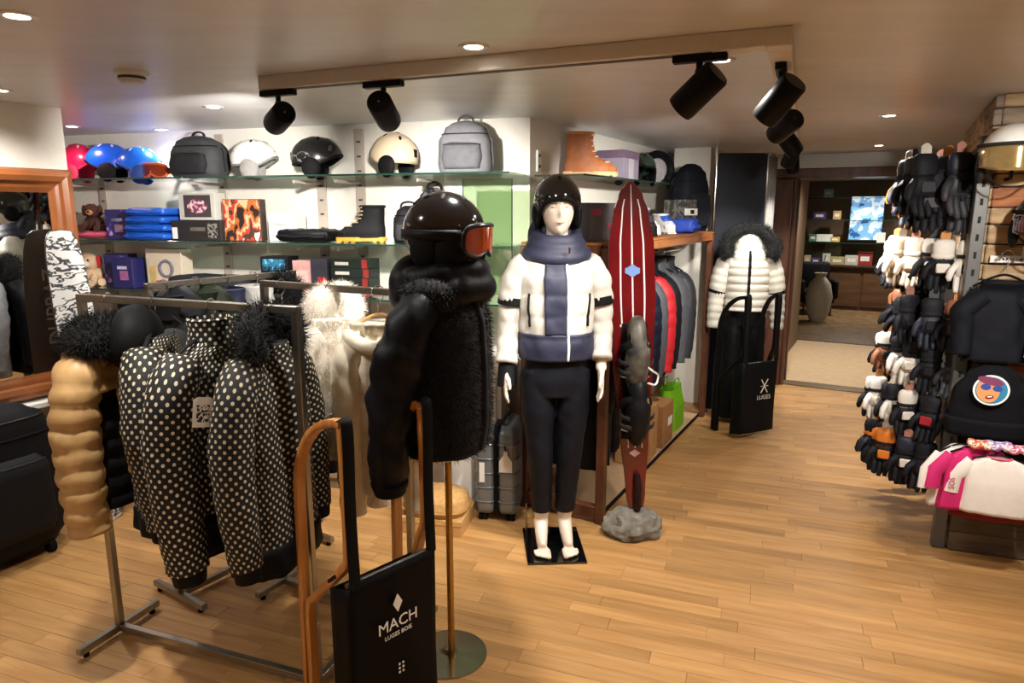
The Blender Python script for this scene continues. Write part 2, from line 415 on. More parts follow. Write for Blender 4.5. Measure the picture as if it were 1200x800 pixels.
wall('wall_far_side', D0 + b_ * -2.2 + a_ * 2.3, D0 + b_ * -2.2 + a_ * 6.4, 0, CEIL, 0.12, mat('#5d4a38', 0.7), 1)
# stone clad pier on the right: core plus each brick
PR = Vector((2.13, 3.17, 0)); f_ = Vector((math.cos(math.radians(20)), -math.sin(math.radians(20)), 0)); fn_ = Vector((-f_.y * -1, f_.x * -1, 0))
fn_ = Vector((f_.y, -f_.x, 0))
MORT = mat('#3a332c', 0.9, var=0.1)
core = M(); q0 = PR + f_ * 0.04 - fn_ * 0.02 + b_ * 0.02; q1 = PR + f_ * 2.6 - fn_ * 0.02; q2 = PR + a_ * 3.55 + b_ * 0.06; q3 = q2 + b_ * 1.6
core.add([(p.x, p.y, z) for z in (0, CEIL) for p in (q0, q1, q3, q2)], [[3, 2, 1, 0], [4, 5, 6, 7], [0, 1, 5, 4], [1, 2, 6, 5], [2, 3, 7, 6], [3, 0, 4, 7]])
pier = struct(obj('wall_pier', core, MORT, None, False))
BR = [wood('stone_' + str(i), c1, c2, 0.85, (6, 6, 40), bump=0.6) for i, (c1, c2) in enumerate([('#d8bd92', '#a5875f'), ('#c8aa82', '#94785a'), ('#b87850', '#8a573c'), ('#e2cfae', '#bda47c'), ('#a08f7a', '#76665a')])]
bmeshes = {}
rb = random.Random(11)
def brick_mesh(L, H):
    k = (round(L, 2), round(H, 3))
    if k not in bmeshes: bmeshes[k] = mesh_of(M().box((0, 0, 0), (k[0] - 0.006, 0.05, k[1] - 0.006), 0.006), 'brick', False)
    return bmeshes[k]
z = 0.0; rowi = 0
while z < CEIL - 0.02:
    H = min([0.06, 0.075, 0.09][rb.randrange(3)], CEIL - z); s = 0.045
    while s < 1.02:
        L = [0.14, 0.2, 0.26, 0.32][rb.randrange(4)]; L = min(L, 1.12 - s)
        p = PR + f_ * (s + L / 2) + fn_ * (-0.035 + rb.random() * 0.014)
        link('brick', brick_mesh(L, H), BR[rb.choice([0, 0, 1, 1, 2, 3, 3, 4])], pier, loc=(p.x, p.y, z + H / 2), rot=(0, 0, -math.radians(20))); s += L
    if z > 1.2 or z < 0.3:
        s = 0.03
        while s < 1.6:
            L = [0.2, 0.26, 0.32, 0.4][rb.randrange(4)]
            p = PR + a_ * (s + L / 2) + b_ * (0.035 + rb.random() * 0.01)
            link('brick', brick_mesh(L, H), BR[rb.choice([0, 1, 1, 4, 4])], pier, loc=(p.x, p.y, z + H / 2), rot=(0, 0, PI / 2 - A29)); s += L
    z += H; rowi += 1
# ------------------------------------------------------------------ ceiling fittings
LENS = mat('#fff4e2', 0.4, var=0, emit=14.0); 
def lamp_data(name, kind, power, size, blend=0.6, rad=0.03, col=WARM):
    l = bpy.data.lights.new(name, kind); l.energy = power; l.color = col
    if kind == 'SPOT': l.spot_size = math.radians(size); l.spot_blend = blend; l.shadow_soft_size = rad
    return l
dl_rim = mesh_of(M().lathe([(0.030, 0.0), (0.030, -0.004), (0.046, -0.006), (0.050, -0.002), (0.050, 0.0)], 28, cap=False), 'rim')
dl_len = mesh_of(M().lathe([(0.001, -0.003), (0.031, -0.0035), (0.031, 0.0)], 24), 'lens')
def downlight(x, y, label, power=1.0, tint=WARM):
    t = thing('downlight', label, 'ceiling light', (x, y, CEIL), 0, 'recessed downlights in the ceiling')
    link('rim', dl_rim, mat('#d9d6d0', 0.3, 0.6, var=0), t); link('lens', dl_len, LENS, t)
    l = bpy.data.objects.new('bulb', lamp_data('bulb', 'SPOT', DOWN_POWER * power, 150, 1.0, 0.03, tint)); COL.objects.link(l); l.parent = t; l.location = (0, 0, -0.012)
    return t
for (x, y, w, pw) in [(-1.315, 1.944, 'round recessed ceiling downlight above the polka dot jacket rack', 1.5), (-0.121, 2.289, 'round recessed ceiling downlight in the middle, in front of the lighting track', 1.6),
        (-2.20, 3.08, 'round recessed ceiling downlight above the wooden mirror frame', 1.0), (-2.701, 4.36, 'small ceiling downlight with a pink glow above the pink helmet', 0.3),
        (-2.24, 4.53, 'small ceiling downlight right above the blue helmet', 0.3), (-1.49, 3.564, 'ceiling downlight between smoke detector and left track spotlight', 0.8),
        (0.719, 2.487, 'round recessed ceiling downlight beside the corner of the lighting track', 1.0), (2.049, 3.874, 'ceiling downlight in the aisle, left of the hanging dark gloves', 1.0),
        (2.9, 5.59, 'farthest ceiling downlight, in front of the doorway', 1.0), (0.6, 0.6, 'ceiling downlight above the near right floor', 1.2), (1.9, 1.9, 'ceiling downlight before the stone pier', 1.8),  # the pier downlight is unseen, added because the pier face came out dark
        (-1.6, 0.4, 'ceiling downlight above the near left floor', 1.2), (3.4, 0.2, 'ceiling downlight at the far right of the shop front', 1.0), (0.8, -1.4, 'ceiling downlight behind the viewpoint', 1.0), (-3.2, -0.8, 'ceiling downlight near the shop front left', 1.0)]:
    downlight(x, y, w, pw, (1.0, 0.55, 0.55) if 'pink glow' in w else WARM)
# smoke detector
sm = thing('smoke_detector', 'round white smoke detector on the ceiling at left', 'smoke detector', (-1.42, 2.69, CEIL))
obj('base', M().lathe([(0.058, 0), (0.058, -0.012), (0.052, -0.016)], 28), WHITEP, sm)
obj('head', M().lathe([(0.046, -0.016), (0.046, -0.03), (0.036, -0.042), (0.001, -0.044)], 28), mat('#cfc9c0', 0.5, var=0.02), sm)
obj('vents', M().lathe([(0.047, -0.019), (0.0475, -0.024), (0.047, -0.028)], 28, cap=False), mat('#3b3835', 0.7), sm)
# boxed lighting track: two runs meeting in a corner
TRK = mat('#d9d2c8', 0.5, var=0.03)
T0 = Vector((-1.0, 2.82, 0)); T1 = Vector((0.765, 2.08, 0)); ta = (T1 - T0).normalized(); tb = Vector((-ta.y, ta.x, 0))
T2 = T1 + tb * 4.3
tk = thing('lighting_track', 'pale boxed ceiling lighting track with a right-angled corner', 'lighting track', (T1.x, T1.y, CEIL), math.atan2(ta.y, ta.x))
Lk = (T1 - T0).length
obj('run', M().box((-Lk / 2 + 0.033, 0, -0.025), (Lk + 0.0, 0.066, 0.05), 0.003), TRK, tk, False)
obj('run', M().box((0.0, 2.2, -0.025), (0.066, 4.3, 0.05), 0.003), TRK, tk, False)
obj('corner_joint', M().box((0.0, 0, -0.027), (0.072, 0.072, 0.053), 0.003), TRK, tk, False)
obj('joint_cover', M().box((-0.13, 0, -0.026), (0.11, 0.07, 0.052), 0.003), TRK, tk, False)
obj('end_cap', M().box((-Lk + 0.04, 0, -0.026), (0.012, 0.07, 0.053), 0.003), TRK, tk, False)
obj('conductor_slot', M().box((-Lk / 2, 0, -0.0505), (Lk - 0.2, 0.03, 0.002)), mat('#4a423b', 0.6), tk, False)
obj('conductor_slot', M().box((0, 2.3, -0.0505), (0.03, 3.9, 0.002)), mat('#4a423b', 0.6), tk, False)
SPB = mat('#0d0d0e', 0.45, var=0.1)
head_m = mesh_of(M().lathe([(0.001, 0.075), (0.040, 0.075), (0.045, 0.068), (0.046, -0.062), (0.044, -0.075), (0.038, -0.075), (0.034, -0.055)], 32, cap=False), 'head')
refl_m = mesh_of(M().lathe([(0.034, -0.055), (0.001, -0.052)], 28, cap=False), 'lens')
def spotlight(pos, aim, run, label, drop=0.105, power=1.0):
    """adapter under the track, stem, yoke and a cylindrical head turned towards aim"""
    p = Vector(pos); t = thing('track_spotlight', label, 'spotlight', (p.x, p.y, CEIL - 0.05), 0, 'black spotlights on the ceiling track')
    ang = math.atan2(run.y, run.x)
    obj('adapter', M().box((0, 0, -0.012), (0.16, 0.034, 0.022), 0.003, Matrix.Rotation(ang, 3, 'Z')), SPB, t, False)
    obj('stem', M().tube([(0, 0, -0.02), (0, 0, -0.052)], 0.010, 12), SPB, t)
    hp = Vector((0, 0, -drop)); d = (Vector(aim) - Vector((p.x, p.y, CEIL - 0.05)) - hp).normalized()
    q = d.to_track_quat('-Z', 'Y').to_matrix().to_4x4(); T = Matrix.Translation(hp) @ q
    h = link('head', head_m, SPB, t); h.matrix_local = T
    ln = link('lens', refl_m, mat('#fff6e6', 0.4, var=0, emit=30.0), h)
    obj('knuckle', M().tube([(0, 0, -0.045), (0, 0, -drop + 0.03)], 0.013, 12), SPB, t)
    l = bpy.data.objects.new('bulb', lamp_data('bulb', 'SPOT', SPOT_POWER * power, 70, 0.7, 0.03)); COL.objects.link(l); l.parent = h; l.location = (0, 0, -0.06)
    return t
def on1(s): return T1 - ta * s
def on2(s): return T1 + tb * s
spotlight(on1(Lk - 0.10), (-2.2, 4.7, 1.55), ta, 'black track spotlight at the left end of the ceiling track')
spotlight(on1(Lk - 0.58), (-0.35, 4.0, 1.5), ta, 'second black track spotlight from the left, above the cream helmet')
spotlight(on1(0.22), (-0.3, 2.9, 1.1), ta, 'big black track spotlight just left of the track corner', power=0.6)
spotlight(on2(0.28), (0.35, 3.15, 1.1), tb, 'black track spotlight nearest the corner on the aisle run', power=0.4)
spotlight(on2(1.05), (0.9, 4.4, 1.5), tb, 'black track spotlight with its lit lens showing, second on the aisle run')
spotlight(on2(1.75), (2.4, 4.0, 1.0), tb, 'third black track spotlight on the aisle run')
spotlight(on2(2.75), (1.75, 5.3, 1.2), tb, 'fourth black track spotlight on the aisle run', power=0.4)
spotlight(on2(3.45), (2.6, 6.2, 0.6), tb, 'farthest black track spotlight near the doorway', power=0.5)
xs = spotlight((1.55, 1.62, 0), (2.2, 3.0, 1.35), tb, 'black ceiling spotlight out in the aisle aimed at the stone pier', power=0.6)  # out-of-view spotlight, added only to brighten the pier front
obj('canopy', M().box((0, 0, 0.024), (0.18, 0.06, 0.05), 0.003), SPB, xs, False)
# ------------------------------------------------------------------ garments
def surf(tab, e=2.4, quilt=0.0, pitch=0.09, folds=None, z0=0.0, nz=0.0):
    """surface of a garment: table rows (z, half width, half depth, centre x, centre y) -> S(angle, z, offset)"""
    def S(a, z, off=0.0):
        r = lerp_tab(tab, z); rx, ry = r[0], r[1]; cx = r[2] if len(r) > 2 else 0; cy = r[3] if len(r) > 3 else 0
        q = quilt * (abs(math.sin(PI * (z - z0) / pitch)) ** 0.55 - 0.6) if quilt else 0.0
        if folds:
            amp, k, ph = folds; q += amp * math.sin(k * a + ph + 3 * z) * (0.4 + 0.6 * math.sin(a * 2 + ph)) + 0.3 * amp * math.sin(2.3 * k * a + 9 * z + ph)
        ca, sa = math.cos(a), math.sin(a)
        if nz: q += nz * (noise.noise(Vector((ca * 2.2, sa * 2.2, z * 9 + 5))) + 0.6 * noise.noise(Vector((ca * 5, sa * 5, z * 22))))
        rx += q + off; ry += q + off
        return Vector((cx + rx * math.copysign(abs(ca) ** (2 / e), ca), cy + ry * math.copysign(abs(sa) ** (2 / e), sa), z))
    return S
def shell(S, zs, n=36, cap0=True, cap1=True, m=None):
    return (m or M()).rings([[S(2 * PI * j / n, z) for j in range(n)] for z in zs], cap0, cap1)
def sleeve(m, pts, rad, n=16, quilt=0.0, pitch=0.09, sub=7, wr=0.0, flat=1.0, ph=0.0):
    P = spline(pts, sub); L = [0]
    for i in range(1, len(P)): L.append(L[-1] + (P[i] - P[i - 1]).length)
    N_s = max(len(P), int(L[-1] / 0.012)); Q = []; R = []
    for k in range(N_s + 1):
        s = L[-1] * k / N_s; i = 1
        while i < len(L) - 1 and L[i] < s: i += 1
        t = (s - L[i - 1]) / max(1e-6, L[i] - L[i - 1]); Q.append(P[i - 1].lerp(P[i], t))
        r = lerp_tab([(x / (len(rad) - 1), rad[x]) for x in range(len(rad))], k / N_s)[0]
        r += quilt * (abs(math.sin(PI * (s + ph) / pitch)) ** 0.55 - 0.6) if quilt else 0
        R.append(r)
    def mod(i, a): return 1 + wr * (math.sin(3 * a + i * 0.35) * math.sin(i * 0.55 + a) + 1.5 * noise.noise(Vector((1.6 * math.cos(a), 1.6 * math.sin(a), i * 0.16 + ph * 50)))) if wr else 1.0
    return m.tube(Q, R, n, True, flat, mod=mod)
WOODH = wood('hanger_beech', '#d9a05e', '#b87c3e', 0.4, (20, 4, 4), 0.2)
def hanger(t, m=BLACK, w=0.2, z=-0.115):
    g = M(); g.tube(spline([(-w, 0, z - 0.045), (-w * .5, 0, z - 0.008), (0, 0, z + 0.012), (w * .5, 0, z - 0.008), (w, 0, z - 0.045)], 6), 0.008, 8, flat=0.7)
    h = obj('hanger', g, m, t)
    hk = M().tube([(0, 0, z + 0.01), (0, 0, -0.062), (0.016, 0, -0.046)] + [(0.0225 * math.cos(x), 0, -0.0195 + 0.0225 * math.sin(x)) for x in lin(-0.5, PI + 0.5, 14)], 0.0022, 6)
    obj('hook', hk, CHROME, h)
def jacket(label, loc, rz, body, L=0.70, w=0.22, d=0.10, quilt=0.0, pitch=0.085, slv=None, sl=0.60, collar=None, hood=None, fur=None, group=None,
           seed=0, cuff=None, hem=None, zipper=None, wr=0.012, furry=0, name='hanging_jacket', hang=BLACK, splay=0.05, slr=(0.078, 0.075, 0.062, 0.052), cat='jacket', fwd=0.0):
    t = thing(name, label, cat, loc, rz, group); rs = random.Random(seed); z0 = -0.13
    tab = [(z0 - L, w * 1.0, d * 1.1), (z0 - L * 0.55, w * 0.96, d), (z0 - 0.2, w * 0.98, d * 0.95), (z0 - 0.10, w * 0.93, d * 0.8), (z0 - 0.045, w * 0.7, d * 0.62), (z0, 0.085, 0.06)]
    S = surf(tab, 2.5, quilt, pitch, (wr, rs.choice([4, 5, 6]), rs.random() * 6), nz=0.006)
    zs = lin(z0 - L, z0, max(30, int(L / 0.012)))
    g = shell(S, zs, 40)
    if furry: g.fur(furry, 0.03, 0.0011, 0.5, seed)
    obj('body', g, body, t, angle=180)
    if slv is not False:
        for s in (-1, 1):
            g = M(); sleeve(g, [(s * (w - 0.07), 0, z0 - 0.07), (s * (w + 0.0), -0.005, z0 - 0.14), (s * (w + splay), -0.01 - fwd * .4, z0 - sl * 0.55), (s * (w + splay * 0.9), -0.03 - fwd, z0 - sl)], slr, 18, quilt * 0.8, pitch, wr=0.05, ph=0.02)
            if furry: g.fur(furry // 3, 0.028, 0.0011, 0.5, seed + 3)
            sv = obj('sleeve', g, slv or body, t, angle=180)
            e = Vector((s * (w + splay * 0.9), -0.03 - fwd, z0 - sl))
            if cuff: obj('cuff', M().tube([e + Vector((0, 0, 0.02)), e + Vector((0, -0.003, -0.045))], [slr[-1] * 0.92, slr[-1] * 0.8], 16), cuff, sv)
    if collar:
        g = M(); R = []
        for k, (zz, f) in enumerate([(z0 - 0.02, 1.15), (z0 + 0.03, 1.0), (z0 + 0.07, 1.05), (z0 + 0.075, 0.95), (z0 + 0.03, 0.86), (z0 - 0.01, 0.9)]):
            R.append(superring(0, 0, zz, 0.085 * f, 0.068 * f, 28, 2.0))
        obj('collar', g.rings(R, False, False), collar, t)
    if hood:
        g = M(); g.ell((0, 0.06, z0 - 0.02), (0.135, 0.085, 0.125), 24, 14, lambda dd, q: q * (1 + 0.06 * noise.noise(dd * 3 + Vector((seed, 0, 0)))))
        obj('hood', g, hood, t, angle=180)
    if fur:
        g = M(); pth = [(0.12 * math.cos(x), 0.0 + 0.03 * math.sin(x) - 0.03, z0 + 0.01 + 0.075 * math.sin(x)) for x in lin(-0.6, PI + 0.6, 22)]
        g.tube(pth, [0.03] + [0.042] * 20 + [0.03], 12); g.fur(2600, 0.035, 0.0013, 0.2, seed)
        obj('fur_trim', g, fur, t, angle=180)
    if hem:
        obj('hem_band', M().patch(S, 0, 2 * PI, z0 - L, z0 - L + hem[1], 0.006, 48, 4), hem[0], t, angle=180)
    if zipper:
        obj('zipper', M().patch(S, -PI / 2 - 0.03, -PI / 2 + 0.03, z0 - L + 0.01, z0 - 0.03, 0.005, 2, 40), zipper, t, angle=180)
    if hang: hanger(t, hang, w * 0.85)
    t['_'] = 0; del t['_']
    return t, S

# ------------------------------------------------------------------ clothes racks (square steel tube)
def rack(label, p0, d, L, h=1.33, foot=0.36, sec=0.026, foot_dir=None, right_foot=True):
    t = thing('clothes_rack', label, 'clothes rack', (p0[0], p0[1], 0), math.atan2(d.y, d.x), 'steel clothes racks')
    def bar(nm, c, s, par=t): return obj(nm, M().box(c, s, 0.002), STEEL, par, False)
    bar('post', (0, 0, h / 2 + 0.02), (sec, sec, h - 0.04 + 0.026)); bar('post', (L, 0, h / 2 + 0.02), (sec, sec, h - 0.04 + 0.026))
    bar('top_rail', (L / 2, 0, h + sec / 2), (L + sec, sec, sec))
    bar('base_rail', (L / 2, 0, 0.032), (L - sec, sec, sec))
    for x in ((0, L) if right_foot else (0,)):
        fo = bar('foot', (x, 0, 0.032), (sec, foot, sec))
        for y in (-foot / 2 + 0.03, foot / 2 - 0.03):
            obj('glide', M().tube([(x, y, 0), (x, y, 0.02)], 0.011, 10), RUBBER, fo)
    return t
r1 = Vector((math.cos(math.radians(20)), -math.sin(math.radians(20)), 0)); P1 = Vector((-1.555, 2.45, 0))
rack('square steel clothes rack carrying the black and white polka dot jackets', P1, r1, 0.93)
P2 = Vector((-1.43, 2.68, 0)); a2 = Vector((math.sin(math.radians(33)), math.cos(math.radians(33)), 0))
rack('steel clothes rack of dark jackets behind the polka dot jackets', P2, a2, 0.70, 1.345)
P3 = Vector((-1.02, 2.80, 0))
rack('steel clothes rack holding the white fluffy coat and cream jacket', P3, b_, 0.72, 1.345, foot=0.3)
def rail(p, d, s, h=1.33): q = p + d * s; return (q.x, q.y, h + 0.026 + 0.006)
POLKA = dots('polka_dots', '#060607', '#d8ccb0', 0.0225, 0.235); POLKA2 = dots('polka_dots_small', '#060607', '#c8bb9c', 0.021, 0.24)
BEIGE = mat('#c9a26c', 0.5, var=0.08, vscale=25, bump=0.12, bscale=40)
ANG1 = math.radians(70)
# beige quilted jacket with black panels at the left end of the rack
t, S = jacket('beige quilted puffer jacket with black fur hood at the left end of the rack', rail(P1, r1, 0.13), math.radians(84), BLACK, L=0.60, w=0.2, d=0.09, slv=BEIGE, sl=0.66, quilt=0.014, pitch=0.068,
              seed=2, hang=BLACK, splay=0.03, slr=(0.068, 0.074, 0.07, 0.062), fwd=-0.02)
for s_ in (0.002,):
    obj('yoke', M().patch(S, 0, 2 * PI, -0.31, -0.20, 0.012, 48, 10), BEIGE, t, angle=180)
    obj('front_panel', M().patch(S, -PI / 2 - 0.5, -PI / 2 + 0.25, -0.62, -0.31, 0.014, 10, 34), BEIGE, t, angle=180)
g = M().ell((-0.10, -0.03, -0.14), (0.13, 0.10, 0.075), 26, 14); g.fur(5200, 0.028, 0.0013, 0.1, 5); obj('fur_hood', g, BFUR, t, angle=180)
# polka dot jackets
jacket('polka dot jacket half hidden behind the front polka dot jacket, next to the beige puffer', rail(P1, r1, 0.34), math.radians(104), POLKA2, L=0.66, w=0.21, d=0.09, sl=0.6, seed=3, hood=BLACK, cuff=BLACK, hem=(BLACK, 0.06), group='polka dot jackets on the rack')
t, S = jacket('front polka dot jacket with large cream dots and a white swing tag', rail(P1, r1, 0.59), math.radians(76), POLKA, L=0.68, w=0.22, d=0.11, sl=0.70, seed=4, collar=POLKA, cuff=BLACK, hem=(BLACK, 0.14), group='polka dot jackets on the rack', slr=(0.07, 0.08, 0.075, 0.062), splay=0.03)
tg = M().prism([(-0.028, -0.046), (0.028, -0.046), (0.028, 0.036), (0.018, 0.046), (-0.018, 0.046), (-0.028, 0.036)], 0.0016)
sw = obj('swing_tag', tg, PAPER, t, False, loc=(-0.265, -0.15, -0.30), rot=(PI / 2, 0.12, -0.8))
obj('tag_print', M().box((0, -0.004, 0.001), (0.036, 0.052, 0.0008)), mottled('tag_art', [(0, '#2a2a2a'), (0.47, '#f0eee8'), (0.58, '#2a2a2a')], 70), sw, False)
obj('tag_string', M().tube([(0, 0.034, 0), (0.01, 0.075, -0.01), (0.02, 0.11, -0.06)], 0.0009, 5), BLACK, sw)
jacket('polka dot jacket beside the right post of the rack, with black fur collar', rail(P1, r1, 0.80), math.radians(79), POLKA2, L=0.74, w=0.19, d=0.095, sl=0.66, seed=6, slr=(0.062, 0.066, 0.06, 0.05), fur=BFUR, cuff=BLACK, hem=(BLACK, 0.1), group='polka dot jackets on the rack')
# dark jackets on the rack behind
for i, (s, c, lab, kw) in enumerate([(0.06, '#14161c', 'black hooded jacket with grey badge on the rack behind', dict(hood=mat('#23242a', 0.6), collar=BLACK)),
        (0.20, '#1b2a1d', 'dark olive green jacket on the rack behind the polka dots', dict(hood=mat('#26331f', 0.7), collar=mat('#1e2a1a', 0.7))),
        (0.34, '#1c2140', 'navy blue jacket on the rack behind the polka dots', dict(collar=mat('#222a4c', 0.6), quilt=0.008)),
        (0.48, '#8b8d92', 'pale grey jacket with white collar on the rack behind', dict(collar=WHITEP)),
        (0.62, '#0d0d10', 'black jacket with black fur collar on the rack behind', dict(fur=BFUR))]):
    jacket(lab, rail(P2, a2, s, 1.345), math.radians(-33) + (0.35 if i % 2 else 0.1), mat(c, 0.6, var=0.15), L=0.62, w=0.2, d=0.06, sl=0.56, seed=20 + i, group='dark jackets on the rear rack', **kw)
# white fluffy coat, cream jacket, dark trousers
WFUR = mat('#f0e8da', 0.85, var=0.06, vscale=40, sheen=0.3); CREAM = mat('#eadfc8', 0.6, var=0.08, bump=0.2, bscale=18)
t, S = jacket('white fluffy teddy coat hanging beside the steel post', rail(P3, b_, 0.37, 1.345), math.radians(35), WFUR, L=0.55, w=0.13, d=0.08, sl=0.80, seed=31, furry=9000, name='fluffy_coat', cat='coat', splay=0.02, slr=(0.06, 0.065, 0.06, 0.055))
g = M().ell((0.02, 0.03, -0.10), (0.12, 0.07, 0.10), 24, 14); g.fur(2500, 0.022, 0.0012, 0.3, 9); obj('fluffy_hood', g, WFUR, t, angle=180)
t, S = jacket('cream draped jacket on a wooden hanger next to the fluffy coat', rail(P3, b_, 0.60, 1.345), math.radians(10), CREAM, L=0.66, w=0.12, d=0.07, sl=0.74, seed=33, wr=0.02, hang=WOODH, splay=0.0, slr=(0.055, 0.06, 0.055, 0.05))
obj('cowl', M().tube([(0.11 * math.cos(x), -0.01 - 0.06 * math.sin(x), -0.20 + 0.02 * math.cos(2 * x)) for x in lin(0, 2 * PI, 25)], 0.028, 10), CREAM, t)
t, S = jacket('dark jacket hanging behind the white fluffy coat', rail(P3, b_, 0.10, 1.345), math.radians(60), mat('#12131a', 0.6), L=0.80, w=0.15, d=0.05, sl=0.74, seed=35)

# ------------------------------------------------------------------ helmets and goggles
def dirv(az, th, r): return Vector((r[0] * math.sin(th) * math.sin(az), -r[1] * math.sin(th) * math.cos(az), r[2] * math.cos(th)))   # az 0 = front (-y)
def helmet_parts(t, shell_m, pad=BLACK, r=(0.112, 0.138, 0.125), trim=None, vents=5, vent_m=None, full=False, visor=None, strap=True, clip=True, ears=True, deep=0, part=None):
    """shell with a cut rim, trim, ear pads, vents, goggle clip; origin at the rim height, face towards -y"""
    def lim(az):
        f = (1 + math.cos(az)) / 2
        side = math.exp(-((abs(az) - 1.35) / 0.5) ** 2)
        return math.radians(108 - 26 * f ** 1.6 + (22 if full else 12) * side + deep * (1 - f ** 0.9))
    n = 48; R = []
    for i in range(1, 17):
        R.append([dirv(2 * PI * j / n, lim(((2 * PI * j / n + PI) % (2 * PI)) - PI) * i / 16, r) for j in range(n)])
    g = M().rings(R, False, False); top = len(g.v); g.v.append(Vector((0, 0, r[2])))
    for j in range(n): g.f.append([top, j, (j + 1) % n][::-1]); g.u.append(None)
    ri = tuple(x - 0.016 for x in r); R2 = []
    for i in range(16, 3, -2): R2.append([dirv(2 * PI * j / n, lim(((2 * PI * j / n + PI) % (2 * PI)) - PI) * i / 16, ri) for j in range(n)])
    g.rings([R[-1]] + R2, False, True)
    sh = obj('shell' if part is None else 'helmet', g, shell_m, t, angle=60)
    if part: sh.location, sh.rotation_euler = part; t = sh          # worn helmet: the shell carries its own pieces
    rim = [dirv(2 * PI * j / 60, lim(((2 * PI * j / 60 + PI) % (2 * PI)) - PI), tuple(x - 0.006 for x in r)) for j in range(61)]
    obj('rim_trim', M().tube(rim, 0.0095, 8), trim or pad, t)
    if ears:
        for s in (-1, 1):
            e = M().ell((s * (r[0] - 0.012), 0.012, -0.055), (0.02, 0.055, 0.065), 18, 10); obj('ear_pad', e, pad, t)
    for k in range(vents):
        az = 0.0; y = -0.07 + 0.145 * k / max(1, vents - 1)
        for s in ((-1, 1) if k % 2 else (0,)):
            x = s * 0.05; zz = r[2] * math.sqrt(max(0.05, 1 - (x / r[0]) ** 2 - (y / r[1]) ** 2))
            nrm = Vector((x / r[0] ** 2, y / r[1] ** 2, zz / r[2] ** 2)).normalized()
            q = nrm.to_track_quat('Z', 'Y').to_matrix().to_4x4()
            obj('vent', M().ell((0, 0, 0), (0.008, 0.018, 0.003), 12, 6).xf(Matrix.Translation((x, y, zz)) @ q), vent_m or BLACK, sh)
    if clip: obj('goggle_clip', M().box((0, r[1] - 0.004, 0.01), (0.03, 0.012, 0.045), 0.004), pad, t)
    if strap:
        obj('chin_strap', M().tube(spline([(-r[0] * .85, -0.03, -0.07), (-0.05, -0.06, -0.125), (0, -0.065, -0.135), (0.05, -0.06, -0.125), (r[0] * .85, -0.03, -0.07)], 5), 0.006, 6, flat=0.4), pad, t)
    if visor:
        def V(a, z, off): 
            rr = (r[0] + 0.012 + off, r[1] + 0.014 + off)
            return Vector((rr[0] * math.sin(a), -rr[1] * math.cos(a), z))
        vz = obj('visor', M().patch(lambda a, z, off: V(a, z + (0.03 * (1 - math.cos(a)) if z < 0.0 else 0.0), off * 0.4), -1.25, 1.25, -0.075, 0.03, 0.004, 24, 8), visor, t, angle=180)
        obj('visor_frame', M().tube([V(a, 0.032, 0.002) for a in lin(-1.3, 1.3, 24)], 0.008, 8), pad, vz)
    return sh
def goggles_parts(t, lens, frame_m, strap_m=None, w=0.088, h=0.042, rad=0.11, z=0.0, strap=True, part=None):
    def out(k):
        x = 2 * PI * k / 40; c, s = math.cos(x), math.sin(x)
        a = (w / rad) * math.copysign(abs(c) ** 0.55, c); zz = h * math.copysign(abs(s) ** 0.6, s)
        if s < 0: zz += 0.022 * math.exp(-(a / 0.22) ** 2)
        return a, zz
    pts = [out(k) for k in range(40)]
    def pos(a, zz, r): return Vector((r * math.sin(a), rad - r * math.cos(a), z + zz))
    fr = obj('frame' if part is None else 'goggles', M().tube([pos(a, zz, rad) for a, zz in pts] + [pos(*pts[0], rad)], 0.0085, 8, cap=False), frame_m, t)
    if part: fr.location, fr.rotation_euler = part; t = fr
    g = M()
    for L in (0, 1):
        R = [[pos(a * s, zz * s + (1 - s) * 0.004, rad + 0.006 - L * 0.004) for a, zz in pts] for s in (1, 0.75, 0.5, 0.25, 0.05)]
        g.rings(R, False, True)
    obj('lens', g, lens, t, angle=180)
    if strap:
        sp = [Vector((math.sin(x) * (rad + 0.0), rad - math.cos(x) * (rad + 0.015), z)) for x in lin(0.9, 2 * PI - 0.9, 26)]
        obj('strap', M().tube(sp, (0.017, 0.002), 8, up=(0, 0, 1), sq=6) if False else M().patch(lambda a, zz, off: Vector((math.sin(a) * (rad + 0.002 + off * .3), rad - math.cos(a) * (rad + 0.015 + off * .3), z + zz)), 0.85, 2 * PI - 0.85, -0.018, 0.018, 0.003, 28, 2), strap_m or BLACK, t, angle=180)
ORANGE = mat('#b8481a', 0.06, var=0.1, coat=1.0, spec=0.8)

# ------------------------------------------------------------------ mannequins
def head_fn(d, q):
    p = q.copy()                                        # face looks to -y
    if d.y < 0:
        f = -d.y
        p.y -= 0.020 * math.exp(-((d.x / 0.13) ** 2) - (((d.z + 0.14) / 0.16) ** 2)) * f            # nose
        p.y += 0.010 * (math.exp(-(((d.x - 0.33) / 0.16) ** 2)) + math.exp(-(((d.x + 0.33) / 0.16) ** 2))) * math.exp(-(((d.z - 0.07) / 0.10) ** 2))   # eye sockets
        p.y -= 0.006 * math.exp(-((d.x / 0.22) ** 2) - (((d.z + 0.42) / 0.06) ** 2))                # lips
        p.y -= 0.004 * math.exp(-((d.x / 0.5) ** 2) - (((d.z - 0.2) / 0.08) ** 2))                  # brow
        p.y -= 0.010 * math.exp(-((d.x / 0.25) ** 2) - (((d.z + 0.75) / 0.16) ** 2))                # chin
    w = 1.0 - 0.24 * max(0.0, -d.z - 0.1) ; p.x *= w
    return p
